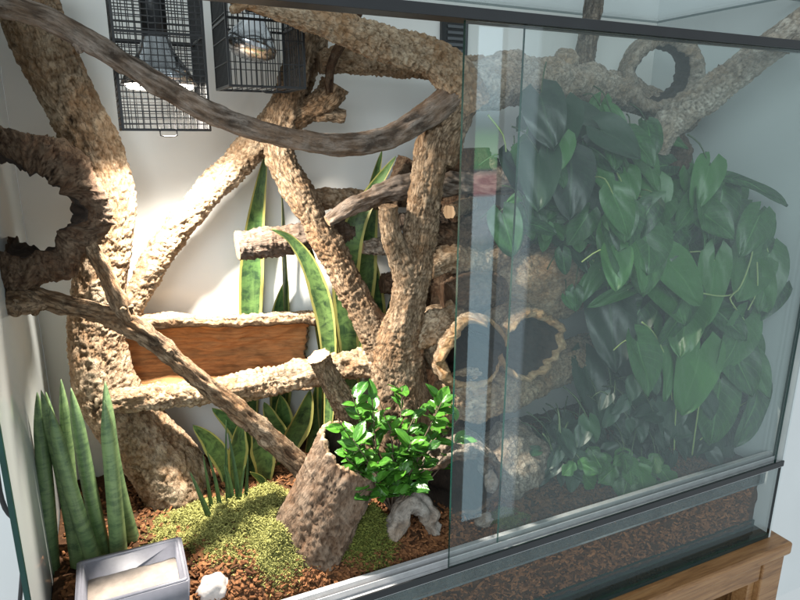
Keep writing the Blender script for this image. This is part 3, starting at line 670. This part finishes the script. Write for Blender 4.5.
p = at(668, 72, .30); q = at(634, 78, .36)
k = msize(p)
shell('cork_ring', 'grey hollow cork ring standing on the level log at top right', 'cork ring', at(664, 73, .27), at(653, 73, .34), lambda th, s: k * (38 - 2 * s),   .030, mat=M_CORKLIFT, inner=M_INNERSHADE, rim=M_CORKLIFT, amp=.012)
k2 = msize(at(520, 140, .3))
shell('cork_ring', 'small broken cork ring hanging behind the glass door edge', 'cork ring', at(520, 150, .28), at(520, 148, .34), lambda th, s: k2 * 32, .016, th0=-2.7, th1=.9, mat=M_CORKGR, inner=M_INNERSHADE, rim=M_CORKGR, amp=.01, seg=60)
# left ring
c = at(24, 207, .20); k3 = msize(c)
shell('cork_ring', 'big dark hollow cork ring at the left edge in front of the trunk', 'cork ring', c, at(30, 205, .31), lambda th, s: k3 * (74 + 4 * sin(3 * th + 1) + 3 * sin(2 * th + 4) + 4 * s), .040, mat=M_CORKDK, inner=M_INNERSHADE, rim=M_CORKDK, amp=.018, rag=.010, seg=170, th0=-2.05, th1=2.05, swap=True, cell=.030, lump=.16)
# half tube hide
c0 = at(122, 357, .42); c1 = at(312, 350, .42); k4 = msize(c0)
shell('cork_half_tube', 'half cork tube lying open to the front with rust orange inside', 'cork half tube', c0, c1, lambda th, s: (1 + .04 * sin(s * 9)) / sqrt((cos(th) / .066) ** 2 + (sin(th) / (k4 * 43)) ** 2), .020, th0=radians(76), th1=radians(285), mat=M_CORK, inner=M_INNER, rim=M_CORK, amp=.012, rag=.006, seg=80)
# twin tubes
cc = at(504, 350, .17); k5 = msize(cc)
def twin(th, s):
    a, R = 34, 37.5; best = 0
    for sg in (1, -1):
        bq = sg * a * cos(th); disc = bq * bq - a * a + R * R
        if disc > 0: best = max(best, bq + sqrt(disc))
    return k5 * max(best, 14)
shell('twin_cork_tube', 'two joined cork tubes with pale sawn rims opening to the front, right of centre', 'cork tube', cc, at(504, 350, .17) + V((.02, .22, -.01)), lambda th, s: twin(th, s) * (1 if s < .6 else max(.08, sqrt(max(0, 1 - ((s - .6) / .4) ** 2)))), .021, mat=M_CORK, inner=M_INNERSHADE, rim=M_CUTB, amp=.012, rag=.020, seg=190, lump=.12)
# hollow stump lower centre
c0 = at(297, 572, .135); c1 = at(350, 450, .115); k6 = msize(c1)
shell('hollow_stump', 'hollow cork stump leaning right at the lower centre, its dark mouth upward', 'hollow stump', c0, c1, lambda th, s: k6 * (41 - 10 * s + 5 * sin(2 * th)), .009, mat=M_STUMP, inner=M_INNERSHADE, rim=M_CORK, amp=.008, rag=.008, seg=140, up=V((0, -1, 0)), cell=.032, lump=.08, oblique=.020)
# cork cave and boulder
c0 = at(462, 486, .12); k7 = msize(c0)
shell('cork_cave', 'dark round cork cave mouth under the right side of the bush', 'cork cave', c0, c0 + V((.05, .15, .0)), lambda th, s: k7 * (39 + 4 * sin(th * 2 + 1)) * (1 if s < .6 else max(.08, sqrt(max(0, 1 - ((s - .6) / .4) ** 2)))), .012, mat=M_CORKGR, inner=M_INNERSHADE, rim=M_CORKDK, amp=.012, seg=100)
boulder('cork_boulder', 'pale grey lump of cork bark right of the round cave mouth', 'cork lump', at(512, 460, .17), (.074, .07, .075), M_CORKGR, seed=4)
boulder('cork_chunk', 'small pale cork chunk low at the right rim of the cave mouth', 'cork lump', at(491, 482, .10), (.014, .014, .022), M_ARCH, seed=8, sub=4)
boulder('stone', 'small pale stone lying on the bark chips below the cave mouth', 'stone', at(484, 520, .075), (.019, .014, .012), M_ARCH, kind='x', seed=9, sub=4)
boulder('stone', 'white rounded stone beside the grey feeding dish', 'stone', at(213, 589, .085), (.026, .022, .024), plain('white_speckled_stone', (.42, .38, .36), .7, var=.25, scale=70, bumpd=.002), kind='x', seed=12, sub=4, lump=.2)
branch('arched_stone', 'pale grey arched root shaped stone under the glossy bush', 'stone',
       [[(392, 538, .075, 8), (398, 522, .078, 10), (404, 508, .08, 11), (416, 504, .082, 11), (427, 512, .08, 10), (434, 532, .075, 8)]], M_ARCH, kind='x', amp=.3, gnarl=.3)

# ================================================================== DISH, CABLE
dz0, dz1 = .226, .299; dx0, dx1, dy0, dy1 = -.100, .053, .035, .15
dish = thing('feeding_dish', 'square grey clay feeding dish with a dried pale bed at lower left', 'dish', ((dx0 + dx1) / 2, .09, dz0))
def dish_mesh():
    bm = bmesh.new()
    def rect(x0, x1, y0, y1, z): return [bm.verts.new(p) for p in ((x0, y0, z), (x1, y0, z), (x1, y1, z), (x0, y1, z))]
    w = .010
    rings = [rect(dx0 + .006, dx1 - .006, dy0 + .006, dy1 - .006, dz0), rect(dx0, dx1, dy0, dy1, dz1), rect(dx0 + w, dx1 - w, dy0 + w, dy1 - w, dz1 - .0005), rect(dx0 + w + .004, dx1 - w - .004, dy0 + w + .004, dy1 - w - .004, dz0 + .01)]
    for a, b_ in zip(rings, rings[1:]):
        for i in range(4): bm.faces.new((a[i], a[(i + 1) % 4], b_[(i + 1) % 4], b_[i]))
    bm.faces.new(rings[0][::-1]); bm.faces.new(rings[-1])
    bmesh.ops.bevel(bm, geom=bm.edges[:], offset=.0025, segments=3, affect='EDGES'); bmesh.ops.recalc_face_normals(bm, faces=bm.faces)
    me = bpy.data.meshes.new('tray'); bm.to_mesh(me); bm.free(); return me
link('tray', dish_mesh(), M_DISH, dish)
mb = MB(); n = 30; vs = []
for j in range(n + 1):
    for i in range(n + 1):
        x = dx0 + .0128 + (dx1 - dx0 - .0256) * i / n; y = dy0 + .0128 + (dy1 - dy0 - .0256) * j / n
        vs.append((x, y, dz0 + .043 + .0022 * fbm(V((x * 60, y * 60, 0)), 4)))
mb.add(vs, [(j * (n + 1) + i, j * (n + 1) + i + 1, (j + 1) * (n + 1) + i + 1, (j + 1) * (n + 1) + i) for j in range(n) for i in range(n)])
mb.build('mineral_bed', M_DISHIN, dish)
mb = MB(); stem(mb, [at(-8, 440, .1), at(-3, 470, .1), at(0, 492, .1), at(5, 508, .1), at(13, 518, .1), at(24, 525, .12), at(20, 600, .2), at(10, 700, .3)], .0032, .0032, 10)
tag(mb.build('power_cable', M_CABLE), 'black power cable hanging outside the left glass', 'cable')

# ================================================================== PLANTS
# cylindrical snake plant
cyl = thing('spear_plant', 'spear plant with round banded green leaves standing behind the grey dish', 'plant', tuple(at(95, 545, .22)))
for (bx, by, tx, ty, Y0, Y1, r) in [(78, 558, 41, 390, .215, .20, 8.5), (94, 556, 50, 407, .20, .185, 8.5), (103, 552, 71, 388, .235, .23, 8.5), (74, 545, 61, 379, .27, .27, 7), (118, 549, 104, 400, .215, .21, 9.0), (131, 533, 105, 381, .25, .25, 8), (88, 545, 46, 392, .25, .26, 7), (50, 568, 37, 392, .225, .215, 9)]:
    a = at(bx, by, Y0); a.z -= .012; e = at(tx, ty, Y1); r *= .88 * msize(a); mb = MB(); sd = random.random(); n = 44; g = 16; vs, cs = [], []
    bow = V((random.gauss(0, .004), random.gauss(0, .006), 0))
    for i in range(n + 1):
        s = i / n; c_ = a.lerp(e, s) + bow * sin(pi * s); rr = r * (1 - .28 * s) * (1 if s < .74 else max(.04, cos((s - .74) / .26 * pi / 2) ** .75))
        for q in range(g):
            an = 2 * pi * q / g; vs.append(c_ + V((cos(an), sin(an), 0)) * rr * (1 + .07 * cos(an * 7))); cs.append((cos(an) * .5, s * .9 * 1.2, sd * 10))
    fs = [(i * g + q, i * g + (q + 1) % g, (i + 1) * g + (q + 1) % g, (i + 1) * g + q) for i in range(n) for q in range(g)]; fs.append(tuple(n * g + q for q in range(g)))
    mb.add(vs, fs, [sd] * len(vs), cs); mb.build('leaf', M_CYL, cyl)

def sword(t): return min(1, .42 + .95 * t) * (1 if t < .55 else max(.015, cos((t - .55) / .45 * pi / 2) ** .85))
def snake_plant(name, label, leaves, mat, base):
    t = thing(name, label, 'plant', tuple(base))
    for L in leaves:
        pts, w, tw = L; P = [at(*p) for p in pts]; wm = w * msize(P[len(P) // 2]); mb = MB(); sd = random.random()
        a = tw; f = V((sin(a), -cos(a), .15))
        blade(mb, P, f, lambda s: wm * sword(s), fold=.30, seed=sd); mb.build('leaf', mat, t)
    return t
snake_plant('snake_plant', 'tall snake plant with yellow edged leaves behind the orange half tube', [
    ([(250, 470, .503), (250, 380, .503), (250, 300, .497), (254, 230, .475), (266, 152, .44)], 12.5, .0),
    ([(276, 470, .503), (280, 380, .503), (279, 320, .500), (287, 277, .49)], 14, .0),
    ([(285, 470, .49), (286, 350, .49), (283, 260, .48), (282, 200, .47), (279, 185, .47)], 7, .9),
    ([(328, 430, .40), (330, 380, .40), (326, 320, .38), (312, 270, .36), (292, 240, .35), (271, 229, .34)], 11, -.5),
    ([(322, 440, .43), (326, 380, .43), (320, 320, .43), (313, 270, .43), (310, 245, .43)], 12, .5),
], M_SNAKE, at(290, 470, .45))
snake_plant('snake_plant', 'snake plant with broad dark mottled leaves between leaning and forked branches', [
    ([(345, 440, .45), (350, 370, .45), (362, 300, .44), (366, 240, .43), (372, 190, .42), (382, 150, .41)], 13, .2),
    ([(352, 440, .42), (350, 360, .41), (345, 290, .40), (352, 235, .39), (370, 195, .38), (396, 156, .37)], 14, -.3),
    ([(374, 440, .47), (375, 360, .47), (374, 300, .46), (368, 250, .46), (362, 230, .46)], 13, .4),
    ([(338, 440, .46), (336, 370, .46), (340, 300, .46), (345, 270, .46)], 9, .7),
    ([(325, 440, .44), (324, 400, .44), (330, 345, .43), (327, 322, .43)], 12, .1),
    ([(380, 430, .48), (384, 350, .48), (388, 310, .48), (396, 285, .48)], 6, .5),
    ([(358, 440, .43), (357, 370, .43), (355, 310, .42)], 6, 1.0),
], M_SNAKE, at(352, 440, .44))
snake_plant('snake_plant', 'dark low snake plant spreading beneath the bright cork branch', [
    ([(232, 495, .36), (225, 465, .355), (210, 440, .35), (193, 425, .34)], 11, -.3),
    ([(252, 485, .38), (248, 450, .38), (235, 425, .38), (212, 408, .37)], 11, -.4),
    ([(236, 500, .34), (236, 470, .34), (238, 440, .34), (241, 420, .34)], 11, .2),
    ([(262, 490, .34), (264, 465, .34), (260, 440, .34), (253, 425, .34)], 14, .1),
    ([(276, 490, .40), (286, 450, .40), (300, 420, .40), (310, 390, .40)], 15, .4),
    ([(285, 480, .44), (283, 430, .44), (280, 395, .44)], 12, .2),
    ([(305, 470, .44), (314, 420, .44), (317, 380, .44)], 11, .5),
    ([(296, 480, .42), (286, 455, .42), (272, 420, .42), (264, 402, .42)], 11, -.2),
    ([(270, 500, .30), (262, 480, .30), (250, 472, .29)], 4, -.3),
], M_SNAKE, at(255, 495, .36))
def spike(t): return (1 - t) ** .7 * .9 + .05
t = thing('spike_plant', 'small tuft of thin green spikes growing from the moss left of the stump', 'plant', tuple(at(228, 520, .24)))
for pts, w in [([(212, 525, .235), (202, 500, .23), (190, 472, .225)], 5), ([(221, 517, .245), (215, 480, .245), (207, 452, .24)], 4), ([(225, 520, .24), (228, 490, .24), (224, 464, .24)], 4.5), ([(232, 522, .24), (231, 490, .24), (226, 466, .235)], 5),
               ([(238, 518, .24), (236, 480, .24), (228, 432, .24)], 4.5), ([(237, 520, .235), (240, 490, .235), (245, 465, .235)], 4.5), ([(245, 516, .25), (246, 488, .25), (248, 455, .25)], 4), ([(228, 517, .26), (226, 470, .26), (226, 420, .26)], 3), ([(212, 514, .27), (207, 480, .27), (203, 455, .27)], 3.5)]:
    P = [at(*p) for p in pts]; wm = w * .75 * msize(P[0]); mb = MB(); blade(mb, P, V((.2, -1, .1)), lambda s: wm * spike(s), fold=.6, seed=random.random(), thick=.003); mb.build('leaf', M_SPIKE, t)

# ficus bush
t = thing('ficus_bush', 'small bush with glossy bright green oval leaves in front of the forked branch', 'plant', tuple(at(390, 515, .13)))
mb = MB(); fm = MB(); root = at(392, 512, .13); rnd = random.Random(3)
tips = []
for _ in range(30):
    px = rnd.uniform(345, 455); py = rnd.uniform(395, 470)
    if ((px - 398) / 64) ** 2 + ((py - 432) / 46) ** 2 > 1: continue
    tips.append((px, py, rnd.uniform(.06, .17)))
tips += [(338, 419, .10), (352, 395, .12), (345, 450, .10), (368, 480, .07), (385, 488, .07), (458, 440, .10), (462, 415, .12), (440, 398, .13), (402, 388, .14), (405, 470, .06), (420, 450, .06), (432, 440, .06), (372, 398, .12), (378, 462, .07), (355, 470, .08), (392, 455, .07), (380, 498, .06), (395, 492, .055), (362, 494, .06), (410, 486, .055), (425, 470, .06), (375, 482, .055)]
for px, py, Y in tips:
    e = at(px, py, Y); m_ = root.lerp(e, .5) + V((rnd.gauss(0, .008), rnd.gauss(0, .008), .012)); stem(mb, [root, m_, e], .0022, .0009, 6)
    dd = (e - root).normalized()
    for i in range(rnd.randint(5, 8)):
        a = rnd.uniform(0, 2 * pi); b_ = m_.lerp(e, rnd.uniform(.45, 1.0))
        d_ = (V((cos(a), sin(a) * .8 - .15, rnd.uniform(-.25, .45))) + dd * .55).normalized()
        n_ = V((rnd.gauss(0, .3), rnd.gauss(-.35, .3), 1)).normalized()
        l_ = rnd.uniform(.024, .040); leaf(fm, b_, d_, n_, l_, l_ * rnd.uniform(.50, .62), oval, rnd.uniform(.05, .3), .25, 8, 6)
mb.build('stem', M_TWIG, t); fm.build('foliage', M_FICUS, t)

def hang_plant(name, label, leaves, mat, stemmat, base, extra=0, area=None, shape=heart, lsize=(30, 46), lobes=0, petiole=True, seed=1, lobe=.30, yr=(.1, .3)):
    """leaves: (px,py of leaf base, Y, length px, angle deg on the picture where 90 = pointing down, width ratio)"""
    rnd = random.Random(seed); random.seed(seed); t = thing(name, label, 'plant', tuple(base)); fm = MB(); sm = MB()   # petioles join the foliage mesh
    L = list(leaves)
    for _ in range(extra):
        ax_, ay_, rx, ry = area[rnd.randrange(len(area))]; a = rnd.uniform(0, 2 * pi); q = sqrt(rnd.random())
        L.append((ax_ + rx * q * cos(a), ay_ + ry * q * sin(a), rnd.uniform(*yr), rnd.uniform(*lsize), rnd.gauss(90, 40), rnd.uniform(.8, 1.05)))
    for px, py, Y, ln, ang, wr in L:
        p = at(px, py, Y); k = msize(p); a = radians(ang); d_ = (RT * cos(a) - UP * sin(a) - FWD * rnd.uniform(-.15, .45)).normalized()
        n_ = (-FWD + V((rnd.gauss(0, .34), rnd.gauss(0, .25), rnd.uniform(.0, .9)))).normalized()
        v0 = len(fm.v)
        leaf(fm, p, d_, n_, ln * k, ln * k * wr * 1.12, shape, rnd.uniform(.08, .30), rnd.uniform(.1, .3), 12, 8, lobe, lobes)
        ov = max(0, max(v[0] for v in fm.v[v0:]) - (XR - .006)); oy = max(0, .028 - min(v[1] for v in fm.v[v0:]))
        if ov or oy:
            fm.v[v0:] = [(v[0] - ov, v[1] + oy, v[2]) for v in fm.v[v0:]]; p = p + V((-ov, oy, 0))
        if petiole:
            q = p + V((rnd.uniform(-.05, .05), rnd.uniform(.02, .06), rnd.uniform(-.04, .07))); q.x = min(q.x, XR - .012)
            stem(sm, [p - n_ * .002, p.lerp(q, .5) + V((0, 0, .012)), q], .0011, .0017, 6)
    for v in range(len(fm.v)):
        x, y, z = fm.v[v]; fm.v[v] = (min(x, XR - .006), min(max(y, .028), YB - .004), z)
    for v in range(len(sm.v)):
        x, y, z = sm.v[v]; sm.v[v] = (min(x, XR - .006), min(max(y, .028), YB - .004), z)
    fm.add(sm.v, sm.f, sm.h, sm.c, 1); fm.build('foliage', [mat, stemmat], t); return t

hang_plant('pothos', 'trailing pothos with heart shaped leaves hanging from the top log behind the doors', [
    (560, 98, .30, 60, 100, .75), (600, 105, .24, 46, 110, .6), (612, 112, .2, 40, 55, .5), (600, 150, .22, 50, 40, .6), (640, 150, .2, 46, 60, .8), (655, 185, .18, 48, 95, .85), (625, 180, .22, 44, 120, .8),
    (575, 130, .3, 55, 80, .8), (545, 110, .3, 50, 110, .7), (690, 175, .16, 40, 70, .8), (710, 165, .12, 46, 110, .8), (735, 180, .10, 60, 15, .4), (700, 195, .13, 50, 130, .6), (722, 190, .12, 56, 95, .8), (590, 170, .25, 40, 90, .8),
    (650, 130, .22, 45, 20, .6), (668, 165, .2, 40, 170, .7)], M_POTHOS, M_STEM, at(620, 110, .3), extra=75, area=[(570, 145, 55, 45), (640, 165, 50, 40), (700, 195, 45, 30), (560, 210, 60, 25)], seed=5, yr=(.16, .36))
hang_plant('philodendron', 'large leaved philodendron filling the right end with a big pale green leaf at its centre', [
    (645, 235, .10, 62, 88, .82), (700, 200, .12, 50, 70, .8), (715, 260, .10, 70, 95, .55), (760, 215, .06, 46, 120, .8), (775, 255, .055, 60, 100, .75), (745, 320, .07, 60, 110, .8), (735, 330, .08, 75, 70, .75), (755, 355, .06, 55, 60, .8),
    (690, 300, .12, 60, 110, .8), (665, 330, .14, 70, 80, .7), (640, 310, .16, 60, 120, .7), (720, 380, .09, 70, 95, .7), (760, 390, .06, 60, 100, .7), (600, 270, .2, 46, 130, .5), (628, 290, .15, 44, 160, .4), (780, 290, .05, 45, 130, .8), (700, 350, .1, 70, 100, .8)], M_POTHOS, M_STEMPALE, at(690, 460, .12),
    extra=34, area=[(690, 300, 65, 70), (745, 290, 35, 80), (660, 260, 45, 50), (650, 220, 60, 40)], lsize=(38, 60), seed=11, yr=(.06, .22))
hang_plant('rubber_plant', 'dark round leaved plant low behind the doors right of the twin tubes', [
    (608, 292, .2, 80, 88, .75), (640, 320, .2, 70, 100, .75), (670, 370, .17, 70, 95, .75), (585, 360, .28, 60, 85, .7), (650, 390, .2, 60, 80, .7), (690, 400, .16, 66, 80, .7), (560, 210, .3, 56, 70, .7), (600, 215, .28, 56, 100, .7), (530, 195, .33, 50, 90, .7)], M_DKLEAF, M_STEM, at(640, 470, .2),
    extra=62, area=[(640, 360, 50, 80), (690, 380, 45, 70), (590, 200, 70, 60), (560, 150, 50, 60)], lsize=(40, 64), seed=21, yr=(.18, .40))
hang_plant('ivy', 'small bright ivy with pointed lobed leaves at the foot of the right hand plants', [
    (592, 452, .10, 20, 60, 1), (604, 458, .10, 20, 100, 1), (630, 462, .085, 24, 90, 1), (640, 470, .08, 26, 80, 1), (628, 478, .08, 24, 110, 1), (648, 480, .08, 22, 60, 1), (612, 470, .1, 20, 140, 1), (585, 462, .11, 18, 110, 1)], M_IVY, M_STEM, at(620, 490, .1),
    extra=16, area=[(598, 462, 30, 20), (640, 474, 26, 20)], lsize=(14, 22), lobes=1.5, seed=31, yr=(.07, .13), shape=lance)
hang_plant('creeping_fig', 'dark creeping ground plant filling the back right corner above the chips', [], M_DKLEAF, M_STEM, at(620, 450, .2), extra=240, area=[(620, 440, 70, 40), (690, 430, 60, 50), (560, 450, 30, 25), (660, 400, 60, 40)], lsize=(14, 26), seed=41, yr=(.09, .30))
hang_plant('climbing_fig', 'small leaved green climber covering the cork log under the driftwood, behind glass', [(575, 290, .2, 22, 90, .9), (566, 296, .2, 16, 60, .9)], M_POTHOS, M_STEM, at(580, 240, .28), extra=95, area=[(600, 230, 60, 30), (560, 215, 55, 18), (610, 270, 30, 25)], lsize=(14, 26), seed=51, yr=(.20, .29))
# long pale aerial stems
vt = thing('hanging_vine', 'pale green bare vine stems hanging among the leaves at right', 'vine', tuple(at(690, 320, .1)))
for P in ([(754, 238, .06), (750, 262, .06), (738, 290, .06), (722, 296, .07), (697, 292, .08)], [(738, 290, .06), (730, 298, .06), (737, 310, .06)], [(757, 262, .055), (757, 290, .055), (748, 310, .055)],
          [(622, 224, .14), (645, 228, .13), (672, 242, .12)], [(622, 226, .14), (640, 240, .13), (660, 252, .12)], [(642, 322, .12), (655, 335, .12), (668, 365, .12), (672, 400, .12)],
          [(692, 455, .1), (700, 400, .1), (712, 350, .09)], [(674, 455, .12), (676, 410, .12), (683, 360, .12)], [(715, 440, .09), (735, 410, .08), (760, 395, .07)], [(700, 440, .1), (720, 420, .09), (742, 385, .08)],
          [(488, 115, .2), (503, 135, .2), (506, 152, .2)]):
    mb = MB(); stem(mb, [at(*p) for p in P], .0019, .0014, 8); mb.build('stem', M_STEMPALE, vt)

# ================================================================== MOSS AND CHIPS
def moss(name, spots, n, mat, seed, size=.0062):
    rnd = random.Random(seed); mb = MB()
    for _ in range(n):
        cx, cy, rx, ry, hh = spots[rnd.randrange(len(spots))]; a = rnd.uniform(0, 2 * pi); q = sqrt(rnd.random()) * (1 + .12 * rnd.gauss(0, 1))
        x = cx + rx * q * cos(a); y = cy + ry * q * sin(a)
        if y < .048 or y > YB - .01 or x < XL + .02: continue
        if dx0 - .004 < x < dx1 + .004 and y < dy1 + .004: continue
        lump = max(0, .5 + .9 * fbm(V((x * 42, y * 42, 2)), 3))
        z = ground_z(x, y) + max(0, 1 - q * q) * hh * (.25 + 1.5 * lump) - .003
        for _b in range(3):
            d_ = V((rnd.gauss(0, .7), rnd.gauss(0, .7), rnd.uniform(.15, 1))).normalized(); s = d_.orthogonal().normalized(); s = Matrix.Rotation(rnd.uniform(0, 6.3), 3, d_) @ s
            l_ = size * rnd.uniform(.6, 1.5); w_ = size * .11; p = V((x, y, z)) + V((rnd.gauss(0, .003), rnd.gauss(0, .003), 0)); hv = max(0, min(1, rnd.gauss(.5, .28)))
            bend = V((rnd.gauss(0, .3), rnd.gauss(0, .3), -.25)) * l_
            mb.add([p - s * w_, p + s * w_, p + d_ * l_ * .6 + s * w_, p + d_ * l_ * .6 - s * w_, p + d_ * l_ + bend], [(0, 1, 2, 3), (3, 2, 4)], [hv * .6, hv * .6, hv, hv, hv])
    o = mb.build(name, mat, smooth=False); o['kind'] = 'stuff'; return tag(o, {'m': 'yellow green dry moss mound behind and right of the grey dish', 'g': 'green moss bank in front of the hollow stump and dark cave'}[name[0] if name[0] == 'g' else 'm'], 'moss')
p = at(225, 540, .2)
moss('moss', [(.155, .20, .10, .10, .022), (.10, .25, .10, .08, .012), (.20, .12, .05, .06, .018), (.21, .22, .06, .10, .022)], 30000, M_MOSS, 1)
moss('green_moss', [(.36, .085, .045, .04, .022), (.33, .10, .04, .04, .012), (.66, .10, .06, .05, .01), (.26, .16, .05, .06, .012)], 15000, M_MOSSDK, 2)
def chips(n, seed):
    rnd = random.Random(seed); mb = MB()
    for _ in range(n):
        x = rnd.uniform(XL + .012, XR - .1); y = .05 + .4 * rnd.random() ** 1.8; z = ground_z(x, y) + rnd.uniform(-.001, .005)
        front = rnd.random() < .20
        if front: y = .046 + rnd.uniform(-.004, .0); x = rnd.uniform(.3, 1.33); z = ground_z(x, .05) * rnd.uniform(.15, 1)
        if dx0 < x < dx1 and y < dy1: continue
        l_, w_, h_ = rnd.uniform(.003, .010), rnd.uniform(.0015, .004), rnd.uniform(.0008, .0018)
        R = Matrix.Rotation(rnd.uniform(0, 6.3), 3, 'Z') @ Matrix.Rotation(rnd.gauss(0, .5), 3, 'X') @ Matrix.Rotation(rnd.gauss(0, .5), 3, 'Y'); hv = max(0, min(1, rnd.gauss(.5, .25)))
        vs = [R @ V((sx * l_ * rnd.uniform(.7, 1), sy * w_ * rnd.uniform(.6, 1), sz * h_)) + V((x, y, z)) for sz in (-1, 1) for sy in (-1, 1) for sx in (-1, 1)]
        mb.add(vs, [(0, 2, 3, 1), (4, 5, 7, 6), (0, 1, 5, 4), (1, 3, 7, 5), (3, 2, 6, 7), (2, 0, 4, 6)], [hv] * 8)
    o = mb.build('bark_chips', M_CHIP, smooth=False); o['kind'] = 'stuff'; tag(o, 'reddish brown bark chips and coir covering the soil', 'bark chips')
chips(15000, 9)
